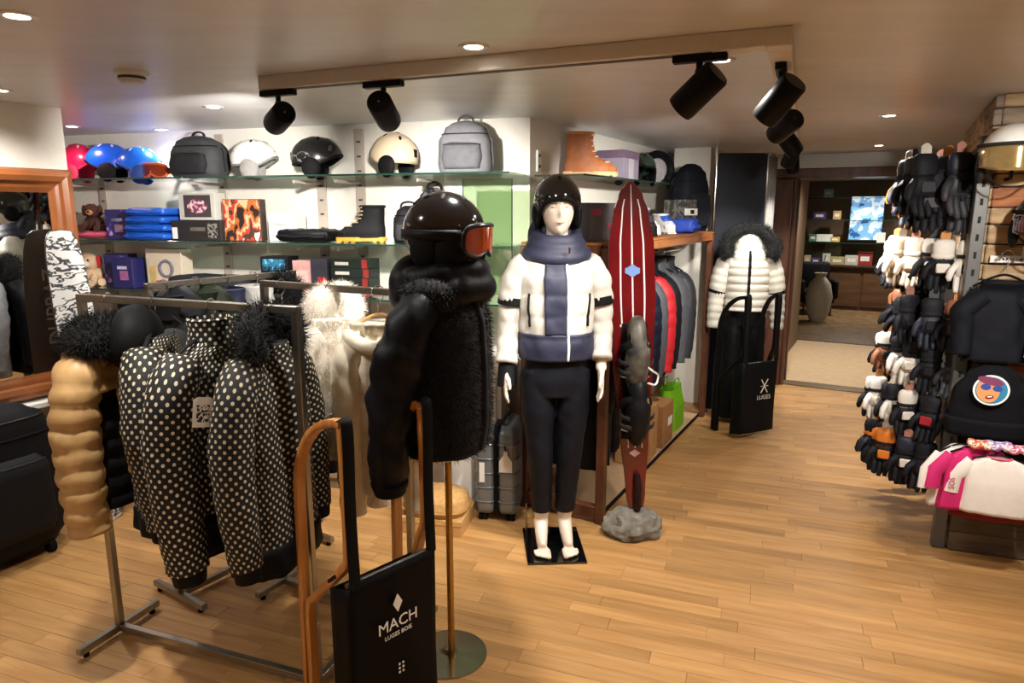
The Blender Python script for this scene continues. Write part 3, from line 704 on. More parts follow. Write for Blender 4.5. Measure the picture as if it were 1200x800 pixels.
def add_hand(m, w, dr, side, curl=0.25):
    """palm, four fingers of unequal length and a thumb leaving the side of the palm; w wrist, dr pointing direction"""
    w = Vector(w); dr = Vector(dr).normalized(); fwd = Vector((0, -1, 0)); fwd = (fwd - dr * fwd.dot(dr)).normalized(); inw = Vector((-side, 0, 0))
    m.tube([w - dr * 0.03, w, w + dr * 0.035, w + dr * 0.085], [(0.026, 0.022), (0.026, 0.018), (0.036, 0.014), (0.037, 0.012)], 14, up=tuple(inw))
    for k, (o, l) in enumerate([(0.028, 0.068), (0.0095, 0.078), (-0.0095, 0.072), (-0.028, 0.055)]):
        b = w + dr * 0.078 + fwd * o; c = curl * (1 + 0.15 * k)
        p1 = b + dr * l * 0.45 + inw * l * 0.1 * c; p2 = p1 + dr * l * 0.32 + inw * l * 0.32 * c; p3 = p2 + dr * l * 0.22 + inw * l * 0.42 * c
        m.tube([b - dr * 0.01, b, p1, p2, p3], [0.0095, 0.0095, 0.0088, 0.008, 0.006], 8)
    b = w + dr * 0.03 + fwd * 0.03
    m.tube([b - fwd * 0.012, b + fwd * 0.012 + dr * 0.018 + inw * 0.008, b + fwd * 0.022 + dr * 0.048 + inw * 0.014, b + fwd * 0.02 + dr * 0.066 + inw * 0.016], [0.012, 0.011, 0.0095, 0.007], 8)
def mannequin_body(arms, legs=True, head=True, vox=0.0065, low=0.0):
    m = M()
    tz = [(0.80, 0.13, 0.09), (0.90, 0.142, 0.098), (1.05, 0.118, 0.088), (1.20, 0.148, 0.10), (1.33, 0.172, 0.10), (1.42, 0.14, 0.078), (1.47, 0.06, 0.055)]
    S = surf(tz, 2.1); shell(S, lin(max(0.80, low), 1.47, 24), 28, m=m)
    m.tube([(0, 0.012, 1.42), (0, 0.005, 1.50), (0, -0.008, 1.60)], [0.06, 0.05, 0.05], 16)
    if head: m.ell((0, -0.018, 1.645), (0.074, 0.094, 0.128), 40, 30, head_fn)
    if legs:
        for s in (-1, 1):
            m.tube(spline([(s * 0.085, 0, 0.88), (s * 0.082, -0.008, 0.68), (s * 0.07, -0.012, 0.49), (s * 0.064, 0.012, 0.30), (s * 0.058, 0.03, 0.13)], 5), [0.072] * 4 + [0.066] * 2 + [0.058] * 2 + [0.05] * 2 + [0.047] * 3 + [0.046] * 4 + [0.038] * 3 + [0.030], 18)
            m.tube([(s * 0.058, 0.045, 0.16), (s * 0.059, 0.03, 0.11), (s * 0.062, -0.01, 0.07), (s * 0.064, -0.06, 0.036), (s * 0.065, -0.10, 0.021)], [0.032, 0.036, (0.036, 0.032), (0.040, 0.026), (0.041, 0.018)], 16, up=(1, 0, 0))
            m.ell((s * 0.058, 0.05, 0.098), (0.028, 0.03, 0.034), 14, 10)
            for k, (o, l, r) in enumerate([(-0.024, 0.052, 0.014), (-0.004, 0.046, 0.0105), (0.012, 0.038, 0.0095), (0.025, 0.030, 0.009), (0.036, 0.020, 0.0085)]):
                m.tube([(s * (0.065 + o), -0.09, 0.017), (s * (0.065 + o), -0.11 - l * .5, 0.015), (s * (0.065 + o), -0.115 - l, 0.013)], [r, r, r * 0.8], 8)
    for s, pts, hd in arms:
        m.tube(spline(pts, 6), [0.052] * 4 + [0.046] * 4 + [0.038] * 3 + [0.034] * 5 + [0.026] * max(0, (len(pts) - 1) * 6 + 1 - 16), 16) if len(pts) >= 3 else None
        if hd: add_hand(m, pts[-1], Vector(pts[-1]) - Vector(pts[-2]), s)
    return remesh(m, vox, 2, 'body')
# --- standing mannequin in the white jacket
mq = thing('mannequin', 'standing mannequin in white and navy ski jacket, dark trousers and black helmet', 'mannequin', (0.207, 3.17, 0.012), math.radians(4))
armL = [(-0.165, 0.005, 1.39), (-0.203, 0.02, 1.16), (-0.222, 0.01, 1.06), (-0.235, -0.045, 0.905)]
armR = [(0.165, 0.005, 1.39), (0.203, 0.02, 1.16), (0.218, 0.005, 1.06), (0.210, -0.05, 0.905)]
bm_ = mannequin_body([(-1, armL, True), (1, armR, True)], vox=0.006)
link('body', bm_, SKIN, mq)
# facial features
fcm = mat('#b9977e', 0.5, var=0.03)
obj('lips', M().ell((0, -0.118, 1.590), (0.019, 0.006, 0.006), 16, 8), mat('#d8a893', 0.4, var=0.02), mq)
for s in (-1, 1): obj('brow', M().tube(spline([(s * 0.014, -0.112, 1.670), (s * 0.028, -0.108, 1.674), (s * 0.042, -0.098, 1.669)], 4), 0.0022, 6), fcm, mq)
for s in (-1, 1): obj('eye', M().ell((s * 0.027, -0.097, 1.655), (0.012, 0.007, 0.0065), 14, 8), mat('#d8c8b6', 0.3, var=0.02), mq)
# trousers
TRS = mat('#14161d', 0.5, var=0.15, vscale=9, bump=0.3, bscale=22)
g = M(); S = surf([(0.78, 0.128, 0.100), (0.86, 0.150, 0.110), (0.96, 0.146, 0.102), (1.03, 0.135, 0.096)], 2.2); shell(S, lin(0.78, 1.03, 14), 30, m=g)
for s in (-1, 1):
    sleeve(g, [(s * 0.078, 0, 0.90), (s * 0.080, -0.006, 0.66), (s * 0.070, -0.008, 0.46), (s * 0.062, 0.015, 0.28), (s * 0.058, 0.026, 0.175)], (0.086, 0.083, 0.064, 0.058, 0.050), 20, wr=0.03)
link('trousers', remesh(g, 0.007, 3, 'trousers'), TRS, mq)
S_t = surf([(0.93, 0.155, 0.110), (1.03, 0.140, 0.100)], 2.2)
obj('belt', M().patch(S_t, 0, 2 * PI, 0.965, 0.995, 0.008, 40, 2), mat('#1b1714', 0.4), mq)
# jacket: white quilted shell, navy hem, placket, hood, sleeves with arm bands
WHT = mat('#c6c1b7', 0.55, var=0.05, vscale=18, bump=0.35, bscale=35); JNAV = mat('#23263c', 0.6, var=0.08, bump=0.2, bscale=70)
jt = [(0.965, 0.166, 0.126), (1.05, 0.168, 0.128), (1.20, 0.174, 0.132), (1.34, 0.178, 0.126), (1.40, 0.158, 0.106), (1.445, 0.115, 0.085), (1.47, 0.085, 0.075)]
S = surf(jt, 2.3, 0.007, 0.10, (0.004, 5, 1), 0.965, nz=0.007)
jk = obj('jacket', shell(S, lin(0.965, 1.47, 60), 56, False, True), WHT, mq, angle=180)
obj('hem_panel', M().patch(S, 0, 2 * PI, 0.96, 1.085, 0.008, 60, 12), JNAV, jk, angle=180)
ctr = -PI / 2
obj('placket', M().patch(lambda a, z, o: S(a + 0.10 * (1.47 - z), z, o), ctr - 0.36, ctr + 0.10, 1.085, 1.46, 0.009, 8, 40), JNAV, jk, angle=180)
obj('zipper', M().patch(lambda a, z, o: S(a + 0.10 * (1.47 - z), z, o), ctr + 0.11, ctr + 0.16, 0.962, 1.50, 0.012, 2, 44), PAPER, jk, angle=180)
obj('zip_pull', M().box((0.035, -0.15, 1.465), (0.01, 0.005, 0.03), 0.002), CHROME, jk)
for s in (-1, 1):
    obj('pocket_zip', M().patch(lambda a, z, o: S(a + s * 0.25 * (z - 1.2), z, o), ctr + s * 0.85 - 0.025, ctr + s * 0.85 + 0.025, 1.12, 1.27, 0.008, 2, 14), BLACK, jk, angle=180)
    ap = armL if s < 0 else armR
    g = M(); pts = [(s * 0.13, 0.0, 1.405), (s * 0.185, 0.008, 1.33), Vector(ap[1]) + Vector((s * 0.008, 0, 0)), ap[2], Vector(ap[3]) + Vector((0, 0, 0.035 if s < 0 else 0.05))]
    sleeve(g, pts, (0.066, 0.068, 0.060, 0.053, 0.048), 20, 0.006, 0.075, wr=0.05)
    sv = obj('sleeve', g, WHT, jk, angle=180)
    obj('arm_band', M().tube([Vector(ap[1]) + Vector((-s * 0.005, 0, 0.085)), Vector(ap[1]) + Vector((s * 0.001, 0, 0.045))], 0.072, 20), BLACK, jk)
g = M()
for k, (rx, ry, zz, rr) in enumerate([(0.130, 0.110, 1.445, 0.034), (0.108, 0.098, 1.49, 0.030), (0.092, 0.088, 1.525, 0.024)]):
    g.tube([(rx * math.cos(x), 0.012 + ry * math.sin(x), zz + 0.018 * math.sin(x)) for x in lin(0, 2 * PI, 33)], rr, 12)
g.tube(spline([(-0.10, 0.05, 1.47), (-0.10, 0.08, 1.54), (-0.06, 0.115, 1.60), (0, 0.13, 1.615), (0.06, 0.115, 1.60), (0.10, 0.08, 1.54), (0.10, 0.05, 1.47)], 6), 0.028, 12)
g.ell((0, 0.085, 1.52), (0.125, 0.07, 0.10), 22, 12)
link('hood_collar', remesh(g, 0.009, 3, 'hood_collar'), JNAV, jk)
# black half glove on its right wrist
obj('wrist_warmer', M().tube([(-0.232, -0.03, 0.945), (-0.237, -0.05, 0.885), (-0.240, -0.07, 0.835)], [(0.040, 0.034), (0.042, 0.03), (0.042, 0.024)], 16), BLACK, mq)
helmet_parts(mq, mat('#0b0c0e', 0.10, var=0, coat=0.8), BLACK, (0.108, 0.134, 0.128), full=True, strap=False, vents=3, deep=8, part=((0, 0.004, 1.675), (0.02, 0, 0)))
# glossy base plate and support rod
bp_ = thing('base_plate', 'square glossy black floor plate under the standing mannequin', 'base plate', (0.207, 3.17, 0.0), math.radians(3))
obj('plate', M().box((0, 0, 0.006), (0.285, 0.37, 0.012), 0.002), mat('#0a0b0c', 0.06, var=0, coat=1.0), bp_, False)
obj('support_rod', M().tube([(-0.125, 0.16, 0.012), (-0.125, 0.16, 0.16)], 0.005, 8), STEEL, bp_)

# --- bust on a brass pole in the black fur jacket, facing right
bu = thing('mannequin', 'bust mannequin on brass pole in black fur jacket, black helmet and orange goggles', 'mannequin', (-0.225, 2.28, 0), math.radians(66))
obj('pole', M().tube([(0, 0, 0.01), (0, 0, 0.86)], 0.0125, 16), BRASS, bu)
obj('base_disc', M().lathe([(0.001, 0.0), (0.145, 0.0), (0.145, 0.006), (0.03, 0.016), (0.018, 0.03), (0.001, 0.03)], 48, c=(0.03, 0.03, 0)), mat('#9a917f', 0.25, 1.0, var=0.05), bu)
link('body', mannequin_body([], legs=False, vox=0.008, low=0.90), SKIN, bu, loc=(0, 0, -0.075))
ft = [(0.84, 0.16, 0.125), (0.95, 0.175, 0.14), (1.12, 0.178, 0.14), (1.28, 0.178, 0.135), (1.38, 0.15, 0.11), (1.46, 0.10, 0.09)]
S = surf(ft, 2.2, 0, 0.1, (0.008, 4, 0.4))
g = shell(S, lin(0.84, 1.46, 40), 48); g.fur(15000, 0.020, 0.0013, 0.6, 41)
fj = obj('fur_jacket', g, BFUR, bu, angle=180)
obj('front_seam', M().patch(S, ctr - 0.04, ctr + 0.04, 0.85, 1.40, 0.014, 2, 30), mat('#23232a', 0.5), fj, angle=180)
PUF = mat('#0b0c12', 0.5, var=0.1, bump=0.4, bscale=30)
for s in (-1, 1):
    g = M(); sleeve(g, [(s * 0.135, 0.0, 1.37), (s * 0.205, 0.02, 1.27), (s * 0.235, 0.065, 1.08), (s * 0.235, 0.085, 0.92), (s * 0.215, 0.10, 0.76)], (0.068, 0.076, 0.074, 0.066, 0.058), 22, 0.010, 0.155, wr=0.09)
    sv = obj('puffer_sleeve', g, PUF, fj, angle=180)
    obj('cuff', M().tube([(s * 0.216, 0.10, 0.775), (s * 0.212, 0.10, 0.735)], [0.062, 0.052], 18), BLACK, fj)
    g = M().ell((s * 0.11, -0.01, 1.385), (0.085, 0.11, 0.07), 22, 12); g.fur(2600, 0.018, 0.0013, 0.6, 43); obj('fur_shoulder', g, BFUR, fj, angle=180)
g = M()
for rx, ry, zz, rr in [(0.130, 0.130, 1.385, 0.050), (0.115, 0.118, 1.44, 0.042)]:
    g.tube([(rx * math.cos(x), 0.005 + ry * math.sin(x), zz - 0.02 * math.sin(x)) for x in lin(0, 2 * PI, 33)], [rr * (1 + 0.09 * math.sin(7 * x + zz * 40)) for x in lin(0, 2 * PI, 33)], 14)
g.ell((0, 0.11, 1.41), (0.13, 0.075, 0.10), 22, 14)
link('padded_hood', remesh(g, 0.010, 2, 'padded_hood'), PUF, fj)
helmet_parts(bu, mat('#08080a', 0.14, var=0, coat=0.7), BLACK, (0.112, 0.142, 0.128), full=True, strap=False, vents=4, deep=22, part=((0, 0.0, 1.585), (0.05, 0, 0)))
for s in (-1, 1): obj('cheek_pad', M().ell((s * 0.078, -0.045, 1.525), (0.034, 0.075, 0.066), 20, 12), BLACK, bu)
goggles_parts(bu, ORANGE, mat('#15151a', 0.3, var=0), BLACK, 0.100, 0.050, 0.125, strap=False, part=((0, -0.158, 1.555), (0.06, 0, 0)))
obj('goggle_strap', M().patch(lambda a, z, o: Vector(((0.116 + o) * math.sin(a), -(0.146 + o) * math.cos(a), 1.575 + z)), 0.75, 2 * PI - 0.75, -0.016, 0.016, 0.003, 36, 2), mat('#1a1a1f', 0.5), bu, angle=180)

# --- headless mannequin in the cream puffer by the dark panel
PUFW = mat('#c8c3b6', 0.5, var=0.05, vscale=20, bump=0.2, bscale=40)
m2 = thing('mannequin', 'headless mannequin in cream puffer jacket with black fur hood and black trousers', 'mannequin', (1.80, 5.22, 0), math.radians(-12)); m2.scale = (0.87, 0.9, 0.97)
g = M(); S = surf([(0.80, 0.14, 0.1), (0.90, 0.168, 0.11), (1.05, 0.13, 0.09)], 2.2); shell(S, lin(0.8, 1.05, 10), 28, m=g)
for s in (-1, 1): sleeve(g, [(s * 0.085, 0, 0.88), (s * 0.10, 0, 0.5), (s * 0.11, 0.01, 0.04)], (0.092, 0.085, 0.085), 18, wr=0.03)
link('trousers', remesh(g, 0.01, 2, 'trousers'), mat('#0d0d11', 0.55, var=0.1), m2)
jt2 = [(0.93, 0.185, 0.13), (1.10, 0.18, 0.13), (1.26, 0.19, 0.125), (1.36, 0.165, 0.105), (1.42, 0.09, 0.08)]
S = surf(jt2, 2.3, 0.012, 0.06); jk = obj('puffer_jacket', shell(S, lin(0.93, 1.42, 64), 44), PUFW, m2, angle=180)
obj('zipper', M().patch(S, ctr - 0.04, ctr + 0.04, 0.93, 1.40, 0.010, 2, 40), BLACK, jk, angle=180)
for s in (-1, 1):
    g = M(); sleeve(g, [(s * 0.14, 0, 1.35), (s * 0.21, 0.005, 1.25), (s * 0.25, 0, 1.05), (s * 0.27, -0.02, 0.78)], (0.075, 0.08, 0.068, 0.055), 18, 0.009, 0.06)
    sv = obj('sleeve', g, PUFW, jk, angle=180)
    obj('arm_band', M().tube([(s * 0.246, 0, 1.08), (s * 0.252, 0, 1.055)], 0.075, 18), BLACK, jk)
g = M().tube(spline([(-0.17, -0.08, 1.34), (-0.20, -0.05, 1.44), (-0.11, 0.0, 1.53), (0, 0.02, 1.55), (0.11, 0.0, 1.53), (0.20, -0.05, 1.44), (0.17, -0.08, 1.34)], 6), [0.035] + [0.052] * 35 + [0.035], 12); g.fur(5000, 0.035, 0.0016, 0.2, 51)
obj('fur_hood_trim', g, BFUR, jk, angle=180)
obj('hood', M().ell((0, 0.04, 1.44), (0.15, 0.09, 0.12), 24, 12), PUFW, jk)
obj('neck_cap', M().lathe([(0.055, 1.40), (0.05, 1.50), (0.03, 1.515), (0.001, 1.517)], 20), SKIN, m2)

# ------------------------------------------------------------------ upright wooden sledges with fabric seats
def sledge(label, loc, rz, woodm, fab, scale=1.0, group=None, strap_m=BLACK, logo='MACH'):
    """stands on its rear end: local +x across the seat, local -y the seat side; runner loops at x=0 and x=0.32"""
    t = thing('sledge', label, 'sledge', loc, rz, group, None); t.scale = (scale,) * 3
    for x, dp in ((0.0, 0.27), (0.285, 0.15)):
        arc = [(x, 0.006 + dp * (1 - math.cos(th)), 0.80 + 0.255 * math.sin(th)) for th in lin(PI / 2 * 0.98, 0.0, 14)]
        arc = [(x, dp - dp * math.sin(th) ** 1.0 * 1.0 if False else dp * math.cos(PI / 2 - th) * 0 + dp * (1 - math.cos(th)) * 0 + dp * (math.sin(PI / 2 - th)), 0.78 + 0.28 * math.sin(th)) for th in lin(PI / 2, 0.0, 14)]
        runner = [(x, 0.0, 1.058)] + arc[1:] + [(x, dp + 0.004, 0.6), (x, dp + 0.012, 0.3), (x, dp + 0.015, 0.0)]
        obj('runner', M().tube(runner, (0.0125, 0.017), 10, sq=5, up=(1, 0, 0)), woodm, t)
        inner = spline([(x, 0.002, 1.05), (x, -0.002, 0.85), (x, 0.0, 0.68), (x, 0.025, 0.615), (x, dp - 0.07, 0.45), (x, dp - 0.028, 0.395), (x, dp - 0.024, 0.2), (x, dp - 0.02, 0.0)], 6)
        obj('seat_rail', M().tube(inner, (0.0125, 0.017), 10, sq=5, up=(1, 0, 0)), woodm, t)
        obj('strap', M().tube(spline([(x + 0.003, 0.03, 1.062), (x - 0.002, -0.012, 1.078), (x - 0.004, -0.028, 1.03), (x - 0.006, -0.026, 0.8), (x - 0.004, -0.03, 0.58)], 5), (0.017, 0.0028), 8, up=(0, 1, 0), sq=4), strap_m, t)
    obj('cross_bar', M().tube([(-0.02, -0.008, 0.575), (0.305, -0.008, 0.575)], 0.0085, 10), DSTEEL, t)
    obj('buckle', M().box((-0.002, 0.075, 0.565), (0.036, 0.012, 0.06), 0.003, Matrix.Rotation(0.9, 3, 'X')), BLACK, t)
    # fabric seat: front panel with a soft sag, wrapped over the bar
    def Fp(u, v, off): 
        x = -0.022 + 0.315 * u; sag = 0.016 * math.sin(PI * u) + 0.004 * math.sin(9 * u + 5 * v)
        return Vector((x, -0.028 - sag * (1 - v * 0.6) - off, 0.06 + 0.525 * v))
    sf = obj('fabric_seat', M().patch(Fp, 0, 1, 0, 1, 0.004, 16, 16), fab, t, angle=180)
    obj('side_flap', M().patch(lambda u, v, off: Vector((-0.025 - off, -0.028 + 0.10 * u, 0.06 + 0.51 * v - 0.03 * u)), 0, 1, 0, 1, 0.002, 4, 8), fab, t, angle=180)
    obj('back_flap', M().patch(lambda u, v, off: Vector((-0.022 + 0.315 * u, 0.07 + off, 0.06 + 0.48 * v)), 0, 1, 0, 1, 0.002, 4, 8), fab, t, angle=180)
    wht = mat('#e8e2d6', 0.6, var=0, name='print_white')
    y0 = -0.0565
    if logo == 'MACH':
        obj('logo_diamond', M().prism([(0, 0.030), (0.017, 0), (0, -0.030), (-0.017, 0)], 0.002, frame_matrix((0.125, y0, 0.480), (1, 0, 0), (0, 0, 1))), wht, sf, False)
        text('logo_text', 'MACH', 0.052, wht, sf, frame_matrix((0.125, y0, 0.415), (1, 0, 0), (0, 0, 1)), bold=0.0)
        text('logo_text', 'LUGES BOIS', 0.0195, wht, sf, frame_matrix((0.125, y0 + 0.001, 0.378), (1, 0, 0), (0, 0, 1)), bold=0.0)
        g = M()
        for i in range(2):
            for k in range(3): g.box((0.125 + 0.014 * i, y0 + 0.001, 0.27 - 0.014 * k), (0.006, 0.002, 0.006))
        obj('logo_squares', g, wht, sf, False)
    else:
        g = M(); 
        for s in (-1, 1): g.tube([(0.16 - s * 0.03, y0, 0.36), (0.16 + s * 0.03, y0, 0.46)], 0.004, 6)
        for x in (0.135, 0.185): g.tube([(x - 0.01, y0, 0.41), (x + 0.01, y0, 0.41)], 0.003, 6)
        obj('logo_cross', g, wht, sf)
        text('logo_text', 'LUGES', 0.045, wht, sf, frame_matrix((0.16, y0, 0.325), (1, 0, 0), (0, 0, 1)))
    return t
ASH = wood('bent_ash', '#c98a45', '#a9682c', 0.35, (20, 20, 2), 0.3)
sledge('bentwood sledge standing upright with black fabric seat printed with a white diamond logo', (-0.475, 1.84, 0), math.atan2(0.22, 0.21) , ASH, mat('#070505', 0.6, var=0.1, bump=0.2, bscale=300, spec=0.3))
sledge('all black sledge standing upright in front of the headless cream mannequin', (1.66, 4.78, 0), math.radians(24), mat('#0f0f11', 0.45, var=0.1), mat('#0b0d12', 0.6, var=0.1), 0.99, logo='X')
# ------------------------------------------------------------------ item builders
def bw(s, d, z): q = C0 + W_ * s + N_ * d; return (q.x, q.y, z)
def rwp(t, d, z): q = C0 + a_ * t + b_ * d; return (q.x, q.y, z)
RZB = math.atan2(-0.291, 0.956); RZR = math.radians(61)
def carton(label, loc, rz, size, m, name='box', cat='box', prints=(), group=None, lid=None):
    """closed carton standing on loc; prints: (x, z, w, h, material) on its front"""
    w, d, h = size; t = thing(name, label, cat, loc, rz, group)
    bd = obj('body', M().box((0, 0, h / 2), (w, d, h), 0.002), m, t, False)
    if lid: obj('lid', M().box((0, 0, h - lid[1] / 2 + 0.002), (w + 0.006, d + 0.006, lid[1]), 0.002), lid[0], t, False)
    obj('flap_seam', M().box((0, 0, h + 0.0006), (w * 0.98, 0.003, 0.001)), mat('#555048', 0.8), t, False)
    for x, z, pw, ph, pm in prints: obj('print', M().box((x, -d / 2 - 0.001, z), (pw, 0.0016, ph)), pm, bd, False)
    return t
def backpack(label, loc, rz, size, m, m2, name='backpack', round_=2.8, loop=True, seed=0, cat='backpack'):
    w, d, h = size; t = thing(name, label, cat, loc, rz); rs = random.Random(seed)
    S = surf([(0, w * 0.47, d * 0.44), (h * 0.12, w * 0.5, d * 0.5), (h * 0.6, w * 0.48, d * 0.47), (h * 0.85, w * 0.38, d * 0.38), (h * 0.96, w * 0.24, d * 0.25), (h, w * 0.1, d * 0.1)], round_, 0, 0.1, (0.004, 3, seed))
    obj('body', shell(S, lin(0.0, h, 24), 36), m, t, angle=180)
    P = surf([(h * 0.08, w * 0.33, d * 0.18, 0, -d * 0.42), (h * 0.3, w * 0.37, d * 0.2, 0, -d * 0.42), (h * 0.52, w * 0.34, d * 0.18, 0, -d * 0.40), (h * 0.58, w * 0.25, d * 0.1, 0, -d * 0.36)], 3.2)
    pk_ = obj('front_pocket', shell(P, lin(h * 0.08, h * 0.58, 10), 28), m2, t, angle=180)
    obj('pocket_zip', M().tube([P(a, h * 0.53, 0.003) for a in lin(PI + 0.15, 2 * PI - 0.15, 18)], 0.003, 6), DSTEEL, pk_)
    obj('main_zip', M().tube([S(a, h * 0.74, 0.003) for a in lin(PI + 0.1, 2 * PI - 0.1, 22)], 0.003, 6), BLACK, t)
    if loop: obj('top_handle', M().tube(spline([(-0.045, 0.01, h * 0.955), (-0.035, 0.01, h * 1.06), (0, 0.01, h * 1.10), (0.035, 0.01, h * 1.06), (0.045, 0.01, h * 0.955)], 5), (0.006, 0.011), 8), m2, t)
    for s in (-1, 1):
        obj('shoulder_strap', M().tube(spline([(s * w * 0.22, d * 0.30, h * 0.88), (s * w * 0.3, d * 0.52, h * 0.7), (s * w * 0.34, d * 0.52, h * 0.3), (s * w * 0.36, d * 0.40, h * 0.08)], 5), (0.006, 0.02), 8, up=(1, 0, 0)), m2, t)
        obj('side_strap', M().tube([S(0 if s > 0 else PI, z, 0.004) for z in lin(h * 0.15, h * 0.7, 10)], 0.005, 6), m2, t)
    return t
def boot(label, loc, rz, m, sole, lace, L=0.29, h=0.20, name='hiking_boot', tongue=None, group=None, collar=None):
    """toe towards local -y"""
    t = thing(name, label, 'boot', loc, rz, group)
    tab = [(0.028, 0.046, L * 0.48, 0, 0), (0.06, 0.048, L * 0.475, 0, 0.002), (0.085, 0.045, L * 0.42, 0, 0.018), (0.105, 0.043, L * 0.33, 0, 0.040), (0.13, 0.042, L * 0.26, 0, 0.060), (h * 0.85, 0.045, L * 0.235, 0, 0.068), (h, 0.048, L * 0.245, 0, 0.068)]
    S = surf(tab, 2.3); g = shell(S, lin(0.028, h, 24), 32, True, False)
    S2 = surf([(a[0], a[1] - 0.008, a[2] - 0.01) + tuple(a[3:]) for a in tab], 2.3); g.rings([[S2(2 * PI * j / 32, z) for j in range(32)] for z in (h, h * 0.8, h * 0.6)], False, True)
    g.rings([[S(2 * PI * j / 32, h) for j in range(32)], [S2(2 * PI * j / 32, h) for j in range(32)]], False, False)
    obj('upper', g, m, t, angle=60)
    o = []
    for k in range(40):
        x = 2 * PI * k / 40; c, s = math.cos(x), math.sin(x); o.append((0.052 * math.copysign(abs(c) ** 0.85, c) * (1.0 if s < 0 else 0.86), L * 0.51 * s))
    so = obj('sole', M().prism(o, 0.022, Matrix.Translation((0, 0, 0.021))), sole, t, False)
    for k in range(7):
        y = -L * 0.42 + L * 0.84 * k / 6
        if 3 <= k <= 4: continue
        obj('lug', M().box((0, y, 0.006), (0.085 - abs(k - 3) * 0.006, L * 0.08, 0.012), 0.002), sole, so, False)
    obj('toe_cap', M().patch(S, -PI / 2 - 0.95, -PI / 2 + 0.95, 0.030, 0.062, 0.004, 14, 5), sole if tongue is None else tongue, t, angle=180)
    obj('collar', M().tube([S(x, h, -0.002) for x in lin(0, 2 * PI, 30)], 0.009, 8), collar or m, t)
    for k in range(6):
        z = 0.088 + (h - 0.1) * k / 5
        p = S(-PI / 2 - 0.85, z, 0.004); q = S(-PI / 2 + 0.85, z + 0.008, 0.004); mid = S(-PI / 2, z + 0.004, 0.009)
        obj('lace', M().tube(spline([p, mid, q], 4), 0.0042, 6), lace, t)
    return t
def folded(label, loc, rz, size, m, name='folded_jacket', group=None, seed=0, quilt=0.006, pitch=0.03, cat='jacket'):
    w, d, h = size; t = thing(name, label, cat, loc, rz, group); rs = random.Random(seed)
    def ring(y):
        f = 1 - 0.10 * (2 * y / d) ** 4; R = []
        for j in range(36):
            x = 2 * PI * j / 36; c, s = math.cos(x), math.sin(x)
            px = w / 2 * f * math.copysign(abs(c) ** 0.45, c); pz = h / 2 + h / 2 * f * math.copysign(abs(s) ** 0.5, s)
            if s > 0: pz += quilt * (abs(math.sin(PI * (px + seed) / pitch)) - 0.5)
            pz += 0.003 * noise.noise(Vector((px * 20, y * 20, seed)))
            R.append(Vector((px, y, max(0, pz))))
        return R
    obj('folded_body', M().rings([ring(y) for y in lin(-d / 2, d / 2, 14)]), m, t, angle=180)
    obj('fold_edge', M().tube([(x, -d / 2 - 0.003, h * 0.45 + 0.003 * math.sin(x * 40)) for x in lin(-w * 0.45, w * 0.45, 16)], h * 0.16, 8), m, t)
    return t
def shelf_helmet(label, loc, rz, shell_m, pad=BLACK, group='helmets on the shelves', lift=0.10, tilt=0.0, **kw):
    t = thing('ski_helmet', label, 'helmet', (loc[0], loc[1], loc[2] + lift), 0, group, (tilt, 0, rz)); helmet_parts(t, shell_m, pad, **dict(dict(strap=False), **kw)); return t

# ------------------------------------------------------------------ back wall: standards, glass shelves
GLS = glass('shelf_glass', '#e2f0e8', 0.02, 0.86); GEDGE = mat('#1f3f36', 0.1, var=0, coat=0.5, spec=0.8)
STDM = mat('#bdb1a5', 0.5, 0.1, var=0.05)
for i, s in enumerate((0.55, 1.06, 1.33, 2.06, 3.05)):
    t = thing('shelf_standard', ['slotted metal upright behind the hanging bust', 'slotted metal upright behind the cream helmet', 'slotted metal upright under the black patterned helmet', 'slotted metal upright right of the grey rucksack', 'slotted metal upright at the left end of the shelves'][i], 'upright', bw(s, 0.0, 0), RZB, 'slotted shelf uprights on the back wall')
    z0_, z1_ = (0.2, 2.13) if i in (1, 3) else (0.2, 1.86 if i != 4 else 1.84)
    obj('channel', M().box((0, -0.009, (z0_ + z1_) / 2), (0.062, 0.016, z1_ - z0_), 0.002), STDM, t, False)
    g = M()
    for k in range(int((z1_ - 0.9) / 0.085)):
        g.box((0, -0.0178, 0.95 + 0.085 * k), (0.026, 0.0012, 0.010))
    so = obj('slots', g, mat('#3d3530', 0.7), t, False); so['kind'] = 'stuff'
    for z in (1.838, 1.456, 1.146):
        if z < z1_ + 0.02: obj('bracket', M().box((0, -0.16, z - 0.022), (0.012, 0.29, 0.018), 0.002), STDM, t, False)
def glass_shelf(label, z, s0, s1, d0, d1, place, rz, group):
    c = place((s0 + s1) / 2, (d0 + d1) / 2, z); w = abs(s1 - s0); d = d1 - d0
    t = thing('glass_shelf', label, 'shelf', c, rz, group)
    obj('pane', M().box((0, 0.002, -0.005), (w, d - 0.006, 0.010), 0.001), GLS, t, False)
    obj('front_edge', M().box((0, -d / 2 + 0.001, -0.005), (w, 0.006, 0.0102), 0.001), GEDGE, t, False); return t
for nm, z in (('top', 1.85), ('middle', 1.468), ('lower', 1.158)):
    glass_shelf('left length of the %s glass shelf on the back wall' % nm, z, 3.35, 2.065, 0.022, 0.36, bw, RZB, 'glass shelves on the back wall')
    glass_shelf('right length of the %s glass shelf on the back wall' % nm, z, 2.055, 0.01, 0.022, 0.36, bw, RZB, 'glass shelves on the back wall')
t = thing('upright_glass', 'pale green upright glass panel at the right end of the back shelves', 'glass panel', bw(0.14, 0.33, 1.20), RZB)
obj('pane', M().box((0, 0, 0.31), (0.27, 0.008, 0.61), 0.001), glass('green_glass', '#dcebd6', 0.05, 0.86), t, False)
obj('edge', M().box((0.136, 0, 0.31), (0.004, 0.009, 0.61)), GEDGE, t, False); obj('edge', M().box((-0.136, 0, 0.31), (0.004, 0.009, 0.61)), GEDGE, t, False)
